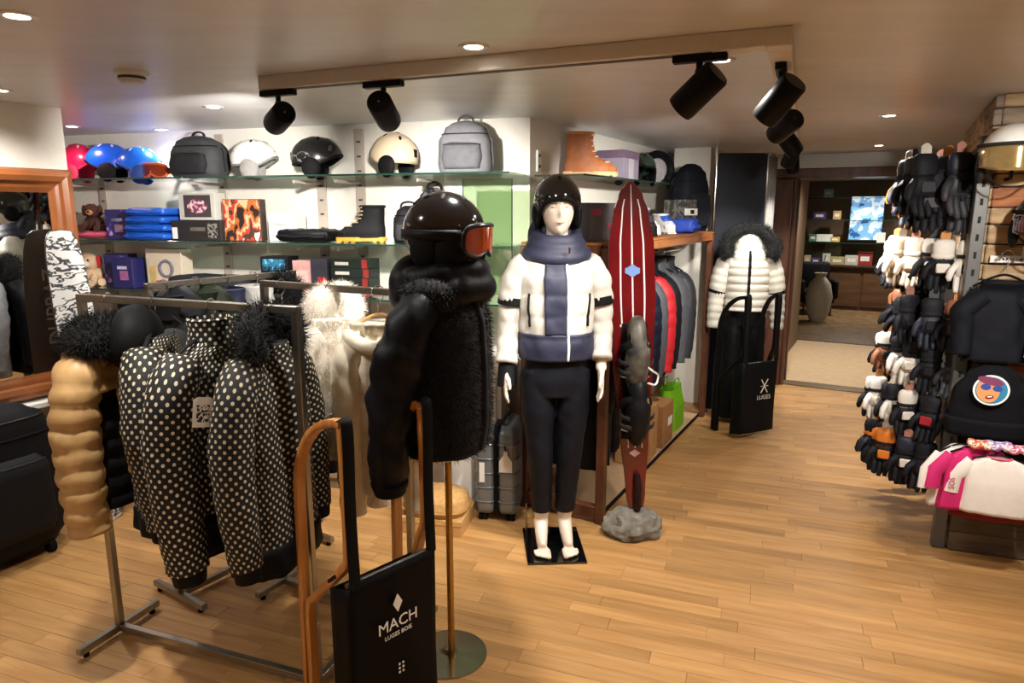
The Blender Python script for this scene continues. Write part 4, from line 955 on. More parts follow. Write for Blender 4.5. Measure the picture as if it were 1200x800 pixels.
Z1, Z2, Z3 = 1.851, 1.469, 1.159
# --- top shelf
shelf_helmet('bright pink child ski helmet at the left end of the top shelf', bw(3.02, 0.2, Z1), RZB + 1.9, mat('#d11a50', 0.3, var=0.03, coat=0.3), mat('#c01848', 0.6), vent_m=mat('#f0d8dc', 0.5), r=(0.105, 0.13, 0.13), lift=0.10)
shelf_helmet('bright blue ski helmet beside the pink one, facing left', bw(2.76, 0.2, Z1), RZB - 1.1, mat('#0f4fc4', 0.28, var=0.04, coat=0.4), BLACK, r=(0.115, 0.145, 0.125), vent_m=mat('#dfe9f6', 0.4))
shelf_helmet('second blue ski helmet, right of the other blue one', bw(2.555, 0.17, Z1), RZB - 1.0, mat('#1560d2', 0.28, var=0.04, coat=0.4), mat('#123a86', 0.6), r=(0.105, 0.13, 0.115), vent_m=mat('#9ec6f2', 0.4), lift=0.085)
t = thing('ski_goggles', 'orange framed ski goggles lying on the top shelf', 'goggles', bw(2.37, 0.27, Z1 + 0.045), RZB)
goggles_parts(t, mat('#7d2a12', 0.08, var=0.1, coat=1.0), mat('#c5562c', 0.4, var=0.03), mat('#9c3b1c', 0.6), 0.098, 0.042, 0.12)
backpack('dark grey rucksack with top loop on the top shelf', bw(2.07, 0.19, Z1), RZB, (0.36, 0.22, 0.25), mat('#3b3c3f', 0.7, var=0.12, bump=0.2, bscale=150), mat('#2a2b2e', 0.7), seed=1)
shelf_helmet('white speckled ski helmet on the top shelf', bw(1.66, 0.2, Z1), RZB + 2.0, mottled('speckle', [(0, '#8a8f98'), (0.33, '#e6e4e0')], 45, 0.35, coat=0.3), mat('#8f8d8a', 0.6), r=(0.108, 0.138, 0.118), vents=3)
shelf_helmet('black patterned ski helmet on the top shelf', bw(1.23, 0.2, Z1), RZB + 1.9, mottled('marble_black', [(0, '#131416'), (0.56, '#77756a'), (0.585, '#17181a')], 9, 0.25, coat=0.5), BLACK, r=(0.118, 0.15, 0.122), vents=4)
shelf_helmet('cream ski helmet with black ear pad on the top shelf', bw(0.735, 0.2, Z1), RZB - 1.7, mat('#d8c5a8', 0.35, var=0.03, coat=0.2), BLACK, r=(0.11, 0.142, 0.128), vents=4, trim=mat('#c2ad8d', 0.5))
backpack('pale grey round-topped backpack with carry loop on the top shelf', bw(0.31, 0.19, Z1), RZB + 0.1, (0.30, 0.19, 0.275), mat('#77777c', 0.75, var=0.08, bump=0.2, bscale=150), mat('#5c5c62', 0.7), seed=4)
# --- middle shelf
def plush(label, loc, rz, col, col2, size=0.16, hat=None, group='plush toys on the shelves'):
    t = thing('plush_toy', label, 'plush toy', loc, rz, group); k = size / 0.16
    def fz(g, n, sd): g.fur(n, 0.010 * k, 0.0009, 0.2, sd); return g
    obj('body', fz(M().ell((0, 0.01, 0.05 * k), (0.055 * k, 0.05 * k, 0.055 * k), 18, 12), 700, 1), col, t, angle=180)
    obj('head', fz(M().ell((0, -0.015 * k, 0.125 * k), (0.045 * k, 0.043 * k, 0.042 * k), 18, 12), 600, 2), col, t, angle=180)
    obj('muzzle', M().ell((0, -0.056 * k, 0.115 * k), (0.022 * k, 0.018 * k, 0.017 * k), 14, 8), col2, t)
    obj('nose', M().ell((0, -0.075 * k, 0.121 * k), (0.008 * k, 0.006 * k, 0.006 * k), 10, 6), BLACK, t)
    for s in (-1, 1):
        obj('eye', M().ell((s * 0.017 * k, -0.056 * k, 0.136 * k), 0.0055 * k, 10, 6), GLOSSB, t)
        obj('ear', M().ell((s * 0.045 * k, -0.005 * k, 0.128 * k), (0.014 * k, 0.02 * k, 0.034 * k), 12, 8), hat or col, t)
        obj('front_leg', M().tube([(s * 0.03 * k, -0.03 * k, 0.05 * k), (s * 0.042 * k, -0.075 * k, 0.02 * k), (s * 0.044 * k, -0.095 * k, 0.018 * k)], 0.018 * k, 10), col, t)
        obj('hind_leg', M().tube([(s * 0.045 * k, 0.0, 0.025 * k), (s * 0.075 * k, -0.05 * k, 0.02 * k)], 0.02 * k, 10), col, t)
    return t
plush('brown dachshund-like plush dog on the pink cushion', bw(2.95, 0.2, Z2 + 0.048), RZB + 0.5, mat('#4a2620', 0.85, var=0.15), mat('#b88456', 0.8), 0.17)
t = thing('cushion', 'pink cushion under the brown plush dog', 'cushion', bw(2.95, 0.2, Z2), RZB)
obj('pad', M().ell((0, 0, 0.026), (0.155, 0.11, 0.026), 28, 10, lambda d, q: Vector((q.x, q.y, q.z))), mat('#d4607c', 0.85, var=0.06, bump=0.3, bscale=60), t)
obj('piping', M().tube([(0.155 * math.cos(x), 0.11 * math.sin(x), 0.026) for x in lin(0, 2 * PI, 32)], 0.004, 6), mat('#b8486a', 0.8), t)
STARS = mottled('violet_print', [(0, '#2b2a63'), (0.62, '#6d5aa8'), (0.68, '#c79ad0')], 26, 0.4)
carton('dark violet printed box on the middle shelf', bw(2.70, 0.2, Z2), RZB + 0.12, (0.17, 0.12, 0.19), mat('#2a2a62', 0.4, var=0.06), prints=[(0, 0.095, 0.16, 0.18, STARS), (0.01, 0.07, 0.06, 0.05, mat('#d7a9c8', 0.5)), (0.0, 0.125, 0.08, 0.02, mat('#cfd0ea', 0.5))])
BLU = mat('#1258c6', 0.42, var=0.12, vscale=22, bump=0.25, bscale=40)
for i in range(4):
    folded('folded bright blue quilted jacket, %s of the four in its stack' % ['lowest', 'second from the bottom', 'third from the bottom', 'topmost'][i], bw(2.42 - 0.006 * i, 0.21, Z2 + 0.05 * i), RZB + 0.05 * (i % 2), (0.33 - 0.012 * i, 0.24, 0.05), BLU, group='stack of folded blue jackets', seed=i)
t = carton('white framed picture box with pink goggles on the middle shelf, standing on the black box', bw(2.075, 0.19, Z2 + 0.125), RZB, (0.27, 0.10, 0.165), mat('#c9c6bd', 0.5, var=0.03), name='display_box', prints=[(0.005, 0.085, 0.20, 0.135, mat('#4c4246', 0.4)), ])
obj('goggle_picture', M().prism([(0.075 * math.cos(x), 0.042 * math.sin(x)) for x in lin(0, 2 * PI, 24)[:-1]], 0.003, frame_matrix((0.005, -0.0525, 0.085), (1, 0, 0), (0, 0, 1))), mottled('goggle_art', [(0, '#6b3a4c'), (0.48, '#c98aa0'), (0.56, '#e8d3d6')], 40), t, False)
carton('long black box with small white price card on the middle shelf', bw(2.075, 0.19, Z2), RZB, (0.38, 0.16, 0.122), mat('#2e2b2a', 0.45, var=0.05), prints=[(-0.155, 0.045, 0.04, 0.07, PAPER), (0.02, 0.07, 0.11, 0.022, mat('#6f665f', 0.5)), (0.13, 0.06, 0.07, 0.09, mottled('grey_print', [(0, '#1c1b1a'), (0.5, '#8b8882')], 60))])
carton('orange and black picture poster box on the middle shelf', bw(1.76, 0.2, Z2), RZB, (0.27, 0.06, 0.25), mat('#3a2a24', 0.5), name='poster_box', prints=[(0, 0.125, 0.265, 0.245, mottled('poster_art', [(0, '#2c211d'), (0.4, '#b0602f'), (0.47, '#d8b08a'), (0.53, '#b23c2a'), (0.6, '#45302a'), (0.66, '#e7dccb')], 13, 0.4, stretch=(1, 1, 0.6)))])
carton('white carton behind the black gloves on the middle shelf', bw(1.50, 0.14, Z2), RZB, (0.20, 0.10, 0.17), WHITEP, prints=[(0.0, 0.10, 0.12, 0.02, mat('#b9b7b2', 0.6)), (0.05, 0.04, 0.02, 0.02, mat('#c9a24c', 0.5))])
folded('long folded black puffer lying on the middle shelf', bw(1.28, 0.24, Z2), RZB, (0.36, 0.18, 0.075), mat('#101013', 0.45, var=0.1), name='folded_puffer', seed=8, pitch=0.045, quilt=0.012)
boot('black hiking boot with thick yellow sole on the middle shelf', bw(0.95, 0.22, Z2), RZB - 1.25, mat('#1b1b1e', 0.6, var=0.1), mat('#dca23c', 0.5, var=0.05), mat('#d8c49a', 0.7), 0.29, 0.205, tongue=mat('#151518', 0.6))
backpack('small black camera-style pack at the right of the middle shelf', bw(0.66, 0.2, Z2), RZB + 0.2, (0.17, 0.14, 0.21), mat('#1c1c20', 0.6, var=0.1), mat('#2d2e33', 0.6), seed=7)
backpack('tall black checkered pack standing behind the black helmet bust', bw(0.53, 0.13, Z2), RZB, (0.20, 0.16, 0.31), mottled('check_grey', [(0, '#17181b'), (0.52, '#5b5d63')], 38), mat('#1a1b1e', 0.6), seed=8)
# --- lower shelf
plush('white and orange plush dog with red ears on the lower shelf', bw(2.99, 0.22, Z3), RZB + 0.3, mat('#e8c9a4', 0.85, var=0.08), mat('#f3ece2', 0.8), 0.2, mat('#c42228', 0.8))
carton('dark blue star-printed box left of its twin on the lower shelf', bw(2.80, 0.16, Z3), RZB + 0.3, (0.16, 0.12, 0.21), mat('#1f1f4c', 0.4, var=0.06), prints=[(0, 0.105, 0.15, 0.20, STARS)])
carton('dark blue box with pink emblem on the lower shelf', bw(2.655, 0.24, Z3), RZB + 0.1, (0.15, 0.12, 0.19), mat('#2a2a66', 0.4, var=0.06), prints=[(0.01, 0.08, 0.06, 0.06, mat('#b06aa0', 0.5)), (0, 0.13, 0.07, 0.02, mat('#cfd0ea', 0.5))])
t = carton('cream box with a round ring picture on the lower shelf', bw(2.39, 0.17, Z3), RZB, (0.28, 0.10, 0.25), mat('#ddd0ba', 0.55, var=0.03), prints=[(0.03, 0.03, 0.2, 0.035, mat('#c9555a', 0.5)), (-0.09, 0.08, 0.05, 0.12, mat('#e0c27c', 0.5))])
obj('ring_picture', M().tube([(0.02 + 0.05 * math.cos(x), -0.053, 0.125 + 0.05 * math.sin(x)) for x in lin(0, 2 * PI, 26)], 0.009, 8), mat('#7d7c90', 0.5), t)
folded('folded charcoal trousers lying on the lower shelf', bw(1.98, 0.26, Z3), RZB, (0.58, 0.18, 0.10), mat('#24262b', 0.7, var=0.1), name='folded_trousers', seed=12, quilt=0.003, pitch=0.2, cat='trousers')
carton('black box with blue lens picture on the lower shelf', bw(1.53, 0.2, Z3), RZB, (0.19, 0.12, 0.22), mat('#1d1c20', 0.45), prints=[(0, 0.17, 0.16, 0.07, mottled('lens_art', [(0, '#143a4c'), (0.45, '#2a6f92'), (0.58, '#6fb4cc')], 30)), (0.03, 0.06, 0.03, 0.09, PAPER)])
carton('pale pink carton next to the blue lens box', bw(1.34, 0.2, Z3), RZB, (0.12, 0.12, 0.20), mat('#cf9a96', 0.55), prints=[(0, 0.10, 0.09, 0.08, mat('#ddb7ae', 0.5))])
carton('dark slim box with a red label on the lower shelf', bw(1.22, 0.2, Z3), RZB, (0.11, 0.12, 0.215), mat('#31303c', 0.5), prints=[(0.02, 0.08, 0.06, 0.05, mat('#b4322e', 0.5)), (0.02, 0.03, 0.05, 0.04, PAPER)])
for i in range(4):
    carton('flat dark green goggle case, %s of the stack of four' % ['lowest', 'second lowest', 'third', 'top'][i], bw(1.0, 0.22, Z3 + 0.055 * i), RZB + 0.03 * (-1) ** i, (0.25, 0.13, 0.054), mat('#232a26', 0.4, var=0.08), name='goggle_case', prints=[(-0.05, 0.026, 0.09, 0.018, mat('#d6d3cc', 0.5)), (0.10, 0.026, 0.035, 0.05, mat('#8c2b26', 0.5))], group='stack of goggle cases')
folded('folded white fluffy scarf on the lower shelf beside the bust', bw(0.70, 0.24, Z3), RZB, (0.30, 0.2, 0.06), mat('#e4dccd', 0.85, sheen=0.3), name='folded_scarf', seed=14, quilt=0.004, cat='scarf')
# shelf skirt below: closed drawers behind the racks
t = thing('drawer_unit', 'long white drawer unit under the glass shelves', 'drawer unit', bw(1.55, 0.0, 0), RZB)
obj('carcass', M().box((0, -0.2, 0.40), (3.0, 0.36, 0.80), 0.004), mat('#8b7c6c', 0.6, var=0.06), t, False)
for k in range(4):
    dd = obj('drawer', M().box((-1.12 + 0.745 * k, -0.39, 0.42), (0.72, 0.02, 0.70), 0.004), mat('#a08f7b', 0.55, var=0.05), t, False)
    obj('handle', M().box((-1.12 + 0.745 * k, -0.41, 0.66), (0.14, 0.02, 0.012), 0.003), STEEL, dd, False)
for i, (s, c, lab) in enumerate([(2.75, '#15151a', 'black beanie hat'), (2.5, '#2a2d33', 'charcoal beanie hat'), (2.2, '#232b3e', 'navy beanie hat'), (1.9, '#e0ddd6', 'white bobble beanie'), (1.6, '#1a1a1d', 'black fur beanie')]):
    t = thing('beanie', lab + ' on the drawer unit under the lower shelf', 'beanie', bw(s, 0.22, 0.802), RZB, 'beanies under the lower shelf')
    mm = mat(c, 0.85, var=0.12, bump=0.5, bscale=120)
    obj('crown', M().lathe([(0.095, 0.05), (0.1, 0.09), (0.085, 0.15), (0.045, 0.19), (0.001, 0.2)], 26), mm, t); obj('brim', M().lathe([(0.1, 0.0), (0.104, 0.03), (0.1, 0.062), (0.092, 0.062)], 26), mm, t)
    g = M().ell((0, 0, 0.215), 0.035, 14, 10); g.fur(500, 0.02, 0.001, 0.0, i); obj('bobble', g, mm, t, angle=180)

# ------------------------------------------------------------------ mirror, snowboard, duffel
CHERRY = wood('cherry_frame', '#9c5c30', '#73401f', 0.3, (3, 3, 3), 0.5)
mi = thing('mirror', 'large wall mirror in a moulded reddish wooden frame', 'mirror', tuple(LW + b_ * 0.002 - a_ * 0.005), RZR)
mw, z0m, z1m, fw = 1.15, 0.725, 1.855, 0.115
obj('glass', M().box((-mw / 2, -0.012, (z0m + z1m) / 2), (mw - 0.12, 0.008, z1m - z0m - 0.12)), mat('#e8ebe9', 0.015, 1.0, var=0, name='mirror_silver'), mi, False)
def mould(p, q, wdir):
    """frame rail with a stepped, rounded profile"""
    p, q, wd = Vector(p), Vector(q), Vector(wdir); prof = [(0, 0.004), (0, 0.035), (0.012, 0.052), (0.035, 0.058), (0.06, 0.050), (0.07, 0.036), (0.085, 0.034), (0.098, 0.026), (0.115, 0.020), (0.115, 0.004)]
    def rg(b, k): return [b + wd * x + (q - p).normalized() * (x * k) + Vector((0, -y, 0)) for x, y in prof]
    return M().rings([rg(p, 1.0), rg(q, -1.0)])
obj('frame_rail', mould((-mw, 0, z1m), (0, 0, z1m), (0, 0, -1)), CHERRY, mi, angle=30); obj('frame_rail', mould((0, 0, z0m), (-mw, 0, z0m), (0, 0, 1)), CHERRY, mi, angle=30)
obj('frame_stile', mould((0, 0, z1m), (0, 0, z0m), (-1, 0, 0)), CHERRY, mi, angle=30); obj('frame_stile', mould((-mw, 0, z0m), (-mw, 0, z1m), (1, 0, 0)), CHERRY, mi, angle=30)
obj('ledge', M().box((-mw / 2, -0.05, z0m - 0.03), (mw, 0.09, 0.03), 0.004), WHITEP, mi, False)
# snowboard leaning in front of the mirror: white tree print on top, brown base towards the glass
TREES = mottled('tree_print', [(0, '#dfe0df'), (0.50, '#3f4348'), (0.565, '#e6e6e4'), (0.62, '#55585c'), (0.66, '#dcdcda')], 9, 0.35, stretch=(0.8, 0.8, 2.2), detail=6)
sb = thing('snowboard', 'snowboard with white tree print leaning in front of the mirror, brown base reflected', 'snowboard', (-2.145, 3.60, 0.0), 0, None, (math.radians(0), math.radians(-4.0), math.radians(100)))
# local x = across the board normal after rotation: width along local x, thickness along local y
def board_outline(n=44, L=1.56, w=0.135):
    o = []
    for k in range(n):
        x = 2 * PI * k / n; c, s = math.cos(x), math.sin(x); z = L / 2 + L / 2 * math.copysign(abs(s) ** 0.75, s)
        hw = w * (1 - 0.10 * math.cos((z / L - 0.5) * PI)) ; o.append((hw * math.copysign(abs(c) ** 0.42, c), z))
    return o
bo = board_outline(); fm = frame_matrix((0, 0, 0), (1, 0, 0), (0, 0, 1))
obj('base', M().prism(bo, 0.004, fm @ Matrix.Translation((0, 0, -0.004))), mottled('base_brown', [(0, '#3a2c24'), (0.56, '#2a201b'), (0.6, '#443329')], 6, 0.35, stretch=(1, 1, 0.5)), sb, False)
obj('topsheet', M().prism([(x * 0.985, 0.78 + (z - 0.78) * 0.997) for x, z in bo], 0.005, fm @ Matrix.Translation((0, 0, 0.0005))), TREES, sb, False)
obj('edge', M().tube([(x, 0.002, z) for x, z in bo] + [(bo[0][0], 0.002, bo[0][1])], 0.0035, 6), DSTEEL, sb)
sb.rotation_euler = (0, 0, 0)
sb.matrix_world = Matrix.Translation((-2.165, 3.45, 0.0)) @ Matrix.Rotation(math.radians(90 - 12), 4, 'Z') @ Matrix.Rotation(math.radians(-4.0), 4, 'X')
bt = text('base_lettering', 'DUPRAZ', 0.105, mat('#8d7a69', 0.5, var=0), sb, frame_matrix((0, 0.0065, 1.16), (0, 0, 1), (1, 0, 0)) @ Matrix.Diagonal((1, -1, 1, 1)))
# big black wheeled duffel below the mirror
DB = mat('#17171a', 0.65, var=0.12, bump=0.25, bscale=220)
du = thing('duffel_bag', 'big black wheeled travel duffel standing under the mirror', 'duffel bag', (-2.50, 2.90, 0), RZR)
S = surf([(0.05, 0.36, 0.125), (0.12, 0.40, 0.145), (0.5, 0.395, 0.15), (0.68, 0.37, 0.135), (0.76, 0.28, 0.09), (0.775, 0.1, 0.03)], 3.6, 0, 0.1, (0.006, 4, 1))
obj('body', shell(S, lin(0.05, 0.775, 30), 48), DB, du, angle=180)
P = surf([(0.14, 0.30, 0.03, 0, -0.14), (0.2, 0.32, 0.045, 0, -0.14), (0.48, 0.31, 0.045, 0, -0.14), (0.53, 0.27, 0.02, 0, -0.13)], 4); obj('front_pocket', shell(P, lin(0.14, 0.53, 10), 36), mat('#1e1e22', 0.65, var=0.1), du, angle=180)
obj('pocket_zip', M().tube([P(a, 0.50, 0.004) for a in lin(PI + 0.1, 2 * PI - 0.1, 24)], 0.004, 6), DSTEEL, du)
obj('top_zip', M().tube([S(a, 0.70, 0.004) for a in lin(PI * 0.9, 2.1 * PI, 30)], 0.004, 6), DSTEEL, du)
obj('piping', M().tube([S(a, 0.62, 0.004) for a in lin(0, 2 * PI, 48)], 0.006, 6), BLACK, du)
for y in (-0.05, 0.05): obj('handle', M().tube(spline([(-0.12, y, 0.765), (-0.09, y * 1.3, 0.80), (0.09, y * 1.3, 0.80), (0.12, y, 0.765)], 6), (0.006, 0.014), 8), BLACK, du)
for x in (-0.3, 0.3):
    for y in (-0.09, 0.09): obj('wheel', M().tube([(x - 0.015, y, 0.034), (x + 0.015, y, 0.034)], 0.034, 16), RUBBER, du)
# ------------------------------------------------------------------ right wall: glass shelf, wooden rack, goods
RACKW = wood('rack_walnut', '#6e4128', '#4a2819', 0.5, (4, 4, 4)); TOPW = wood('rack_top_wood', '#a56a3a', '#7b4824', 0.45, (3, 14, 14))
glass_shelf('glass shelf above the wooden rack carrying the tan boot', 1.85, 0.03, 2.35, 0.012, 0.32, lambda s, d, z: rwp(s, d, z), RZR, None)
wr = thing('garment_rack', 'brown wooden garment rack along the right wall, jackets hanging inside', 'garment rack', rwp(-0.265, 0.12, 0), RZR)
def rb_(nm, c, s, m=RACKW): return obj(nm, M().box(c, s, 0.004), m, wr, False)
LR = 2.22; DR = 0.454       # local x along the wall, local -y out to the aisle
for x, y in ((0, 0), (0, -DR), (LR, 0), (LR, -DR)): rb_('post', (x, y, 0.735), (0.055, 0.045, 1.47))
rb_('top_rail', (LR / 2, -DR, 1.452), (LR - 0.055, 0.042, 0.05), TOPW); rb_('top_rail', (LR / 2, 0, 1.452), (LR - 0.055, 0.042, 0.05))
rb_('end_rail', (0, -DR / 2, 1.452), (0.05, DR - 0.045, 0.05)); rb_('end_rail', (0, -DR / 2, 0.06), (0.05, DR - 0.045, 0.07)); rb_('end_rail', (LR, -DR / 2, 1.452), (0.05, DR - 0.045, 0.05))
rb_('top_board', (LR / 2, -DR / 2, 1.484), (LR + 0.05, DR + 0.04, 0.014), TOPW)
rb_('plinth', (LR / 2 + 0.03, -DR / 2, 0.012), (LR - 0.1, DR - 0.05, 0.022), mat('#c4a27c', 0.6, var=0.06)); rb_('plinth_edge', (LR / 2 + 0.03, -DR + 0.022, 0.014), (LR - 0.06, 0.012, 0.026), BLACK)
obj('hanging_rod', M().tube([(0.03, -DR * 0.5, 1.36), (LR - 0.03, -DR * 0.5, 1.36)], 0.0125, 12), CHROME, wr)
def rk(t): q = rwp(-0.265 + t, 0.12 + DR * 0.5, 0); return (q[0], q[1], 1.36 + 0.0125 + 0.008)
JW = 0.175
for i, (tt, c, lab, kw) in enumerate([
    (0.14, '#0e0f14', 'long black coat nearest the end of the wooden rack', dict(L=1.0)), (0.27, '#15171d', 'long charcoal coat, second from the near end of the wooden rack', dict(L=1.02)),
    (0.42, '#101318', 'long black quilted coat, third from the near end of the wooden rack', dict(L=0.98, quilt=0.008)), (0.62, '#1a1c22', 'dark grey fleece hanging behind the red water ski', dict(L=0.75)),
    (0.84, '#141a2b', 'dark navy quilted puffer with red and yellow patches on the wooden rack', dict(L=0.74, quilt=0.010)), (0.99, '#4a4d55', 'grey and black jacket between navy puffer and red jacket', dict(L=0.70)),
    (1.16, '#c01a26', 'bright red quilted jacket on the wooden rack', dict(L=0.74, quilt=0.008)), (1.32, '#16171b', 'black jacket next to the bright red one', dict(L=0.72)),
    (1.50, '#4d5058', 'slate grey softshell jacket, near the far end of the wooden rack', dict(L=0.70)), (1.72, '#2b2d33', 'dark grey jacket at the far end of the wooden rack', dict(L=0.7))]):
    t, S = jacket(lab, rk(tt), math.radians(-29 + [0, 6, -5, 4, 14, 10, 16, 6, 14, 3][i]), mat(c, 0.55, var=0.12), w=JW, d=0.062, sl=0.66, seed=60 + i, splay=0.03, slr=(0.06, 0.065, 0.055, 0.045), collar=mat(c, 0.55, var=0.12), group='jackets on the wooden rack', fwd=0.02, **kw)
    if i == 4:
        obj('yellow_patch', M().box((0.14, -0.085, -0.42), (0.06, 0.012, 0.04), 0.003), mat('#e3b92c', 0.5), t); obj('red_patch', M().box((0.06, -0.085, -0.50), (0.05, 0.012, 0.05), 0.003), RED, t)
        obj('badge', M().prism([(0.02 * math.cos(x), 0.02 * math.sin(x)) for x in lin(0, 2 * PI, 18)[:-1]], 0.003, frame_matrix((0.07, -0.082, -0.32), (1, 0, 0), (0, 0, 1))), mat('#8d94a8', 0.5), t)
# goods on the rack's plinth
t = carton('tall brown cardboard box standing in the rack beside the water ski', rwp(0.98 - 0.265, 0.44, 0.024), RZR + 0.05, (0.30, 0.20, 0.36), CARD, prints=[(0.0, 0.18, 0.02, 0.34, mat('#caa071', 0.6))])
t = carton('second cardboard box further along the rack', rwp(1.36 - 0.265, 0.44, 0.024), RZR, (0.26, 0.2, 0.30), mat('#a87848', 0.8, var=0.1), prints=[(0.05, 0.16, 0.1, 0.06, PAPER)])
t = thing('carrier_bag', 'bright green carrier bag standing at the far end of the rack', 'bag', rwp(1.78 - 0.265, 0.43, 0.024), RZR)
GRN = mat('#74b81e', 0.45, var=0.06)
S = surf([(0, 0.15, 0.09), (0.15, 0.155, 0.085), (0.31, 0.16, 0.05)], 5, 0, 0.1, (0.004, 4, 2)); obj('bag_body', shell(S, lin(0, 0.31, 14), 32, True, False), GRN, t, angle=60)
for y in (-0.045, 0.045): obj('handle', M().tube(spline([(-0.06, y, 0.30), (-0.05, y, 0.37), (0.05, y, 0.37), (0.06, y, 0.30)], 5), 0.005, 6), GRN, t)
# on the top board
for i, (s, lab) in enumerate([(0.02, 'charcoal box with pink lettering nearer the mannequin'), (0.30, 'charcoal box with pink lettering right of its twin, beside the ski')]):
    carton(lab, rwp(s, 0.36, 1.492), RZR - 0.25, (0.25, 0.18, 0.20), mat('#4b4a4e', 0.5, var=0.05), prints=[(-0.06, 0.15, 0.08, 0.03, mat('#b2284f', 0.5)), (0.05, 0.08, 0.03, 0.025, mat('#b2284f', 0.5))], group='charcoal boxes on the wooden rack')
boot('dark low shoe on the wooden rack behind the ski tip', rwp(0.88, 0.40, 1.492), RZR - 0.9, mat('#26262a', 0.6), BLACK, mat('#3a3a40', 0.6), 0.27, 0.13, name='shoe')
boot('white patterned shoe on the wooden rack', rwp(1.12, 0.32, 1.492), RZR - 0.6, mottled('shoe_white', [(0, '#b9c3c9'), (0.45, '#e8e8e6')], 40), WHITEP, mat('#9fb0be', 0.6), 0.27, 0.17, name='shoe')
boot('white and blue shoe beside the folded blue scarf', rwp(1.34, 0.38, 1.492), RZR - 0.8, mat('#e3e4e6', 0.5), WHITEP, mat('#2c55b8', 0.6), 0.27, 0.13, name='shoe')
folded('crumpled royal blue scarf on the wooden rack', rwp(1.56, 0.46, 1.492), RZR, (0.20, 0.18, 0.10), mat('#2a50c4', 0.6, var=0.2), name='folded_scarf', seed=21, quilt=0.014, pitch=0.05, cat='scarf')
carton('grey camouflage carton with white band under the black rucksack', rwp(1.74, 0.38, 1.492), RZR - 0.2, (0.18, 0.18, 0.24), mottled('camo', [(0, '#2c2b2a'), (0.48, '#6b6862'), (0.58, '#3f3d3b')], 22, 0.6), prints=[(0, 0.15, 0.21, 0.05, PAPER), (0.02, 0.15, 0.06, 0.03, BLACK)])
backpack('big black rucksack towering at the far end of the wooden rack', rwp(2.02, 0.37, 1.492), RZR - 0.4, (0.34, 0.24, 0.52), mat('#15171f', 0.7, var=0.1, bump=0.3, bscale=120), mat('#1d2029', 0.7), seed=9, loop=False)
# on the glass shelf
TAN = mat('#a9612f', 0.6, var=0.12, bump=0.15, bscale=120)
boot('tan leather hiking boot with white laces on the glass shelf', rwp(0.47, 0.17, Z1), RZR + 1.35 - PI / 2 + 0.9, TAN, mat('#c9a878', 0.6, var=0.05), mat('#e8dcc2', 0.7), 0.34, 0.255, tongue=TAN, collar=mat('#c98a5c', 0.7))
carton('mauve and grey shoe box on the glass shelf behind the tan boot', rwp(0.92, 0.17, Z1), RZR, (0.30, 0.2, 0.18), mat('#8c8496', 0.55, var=0.05), prints=[(0, 0.09, 0.1, 0.17, mat('#b9b3c0', 0.5))], lid=(mat('#6d5a70', 0.5), 0.05))
shelf_helmet('dark green glossy ski helmet on the glass shelf', rwp(1.42, 0.17, Z1), RZR - 0.9, mat('#26382f', 0.15, var=0.03, coat=0.6), BLACK, r=(0.105, 0.135, 0.12), lift=0.09)
shelf_helmet('black ski helmet half hidden left of the dark green helmet', rwp(1.16, 0.17, Z1), RZR - 0.4, mat('#101114', 0.2, var=0, coat=0.5), BLACK, r=(0.1, 0.125, 0.11), lift=0.09, vents=3)
t = thing('travel_pillow', 'black hoop-shaped travel cushion standing on the glass shelf', 'cushion', rwp(1.85, 0.16, Z1 + 0.03), RZR - 0.5)
obj('hoop', M().tube([(0.14 * math.cos(x), 0, 0.085 + 0.115 * math.sin(x)) for x in lin(-0.75, PI + 0.75, 30)], [0.02] + [0.03] * 28 + [0.02], 12), mat('#121317', 0.6), t)
obj('inner_lining', M().ell((0, 0.02, 0.085), (0.115, 0.012, 0.10), 20, 10), mat('#c4bfc6', 0.6, var=0.1), t)
t = thing('switch_plate', 'small white wall switch plate on the lit corner wall', 'switch', rwp(0.10, 0.0, 1.93), RZR)
obj('plate', M().box((0, -0.006, 0), (0.05, 0.01, 0.12), 0.003), PAPER, t, False)
for z in (-0.03, 0.03): obj('socket', M().ell((0, -0.012, z), (0.010, 0.003, 0.010), 12, 6), BLACK, t)
# ------------------------------------------------------------------ water ski in a stone
def noise_rock(d, q, k=1.0): 
    n = noise.noise(d * 1.7 + Vector((3, 1, 7))) * 0.22 + noise.noise(d * 4.3) * 0.10 + noise.noise(d * 11) * 0.035
    p = q * (1 + n * k); p.z = max(p.z, -0.052) if p.z < 0 else p.z; return p
STONE = mat('#8f8a80', 0.9, col2='#5d594f', vscale=18, bump=0.9, bscale=45, name='grey_stone')
st = thing('stone', 'rough grey boulder holding up the red water ski', 'stone', (0.625, 3.30, 0.05))
obj('rock', M().ell((0, 0, 0), (0.152, 0.115, 0.098), 44, 30, noise_rock), STONE, st, angle=30)
ws = thing('water_ski', 'single red water ski with white stripes and black bindings, standing in the boulder', 'water ski', (0.640, 3.285, 0.10), 0)
HS = 1.69
def half(v): return 1.14 * lerp_tab([(0, 0.026), (0.08, 0.042), (0.25, 0.060), (0.5, 0.085), (0.68, 0.098), (0.82, 0.094), (0.91, 0.074), (0.965, 0.048), (0.99, 0.024), (1.0, 0.008)], v)[0]
def cen(v): return -0.075 * v, 0.045 * v + 0.03 * max(0, v - 0.8)
pts = [(cen(v)[0] + half(v), v * HS) for v in lin(0, 1, 50)] + [(cen(v)[0] - half(v), v * HS) for v in lin(1, 0, 50)]
SKR = mat('#6a0c11', 0.16, var=0.2, vscale=5, coat=0.8, name='ski_red')
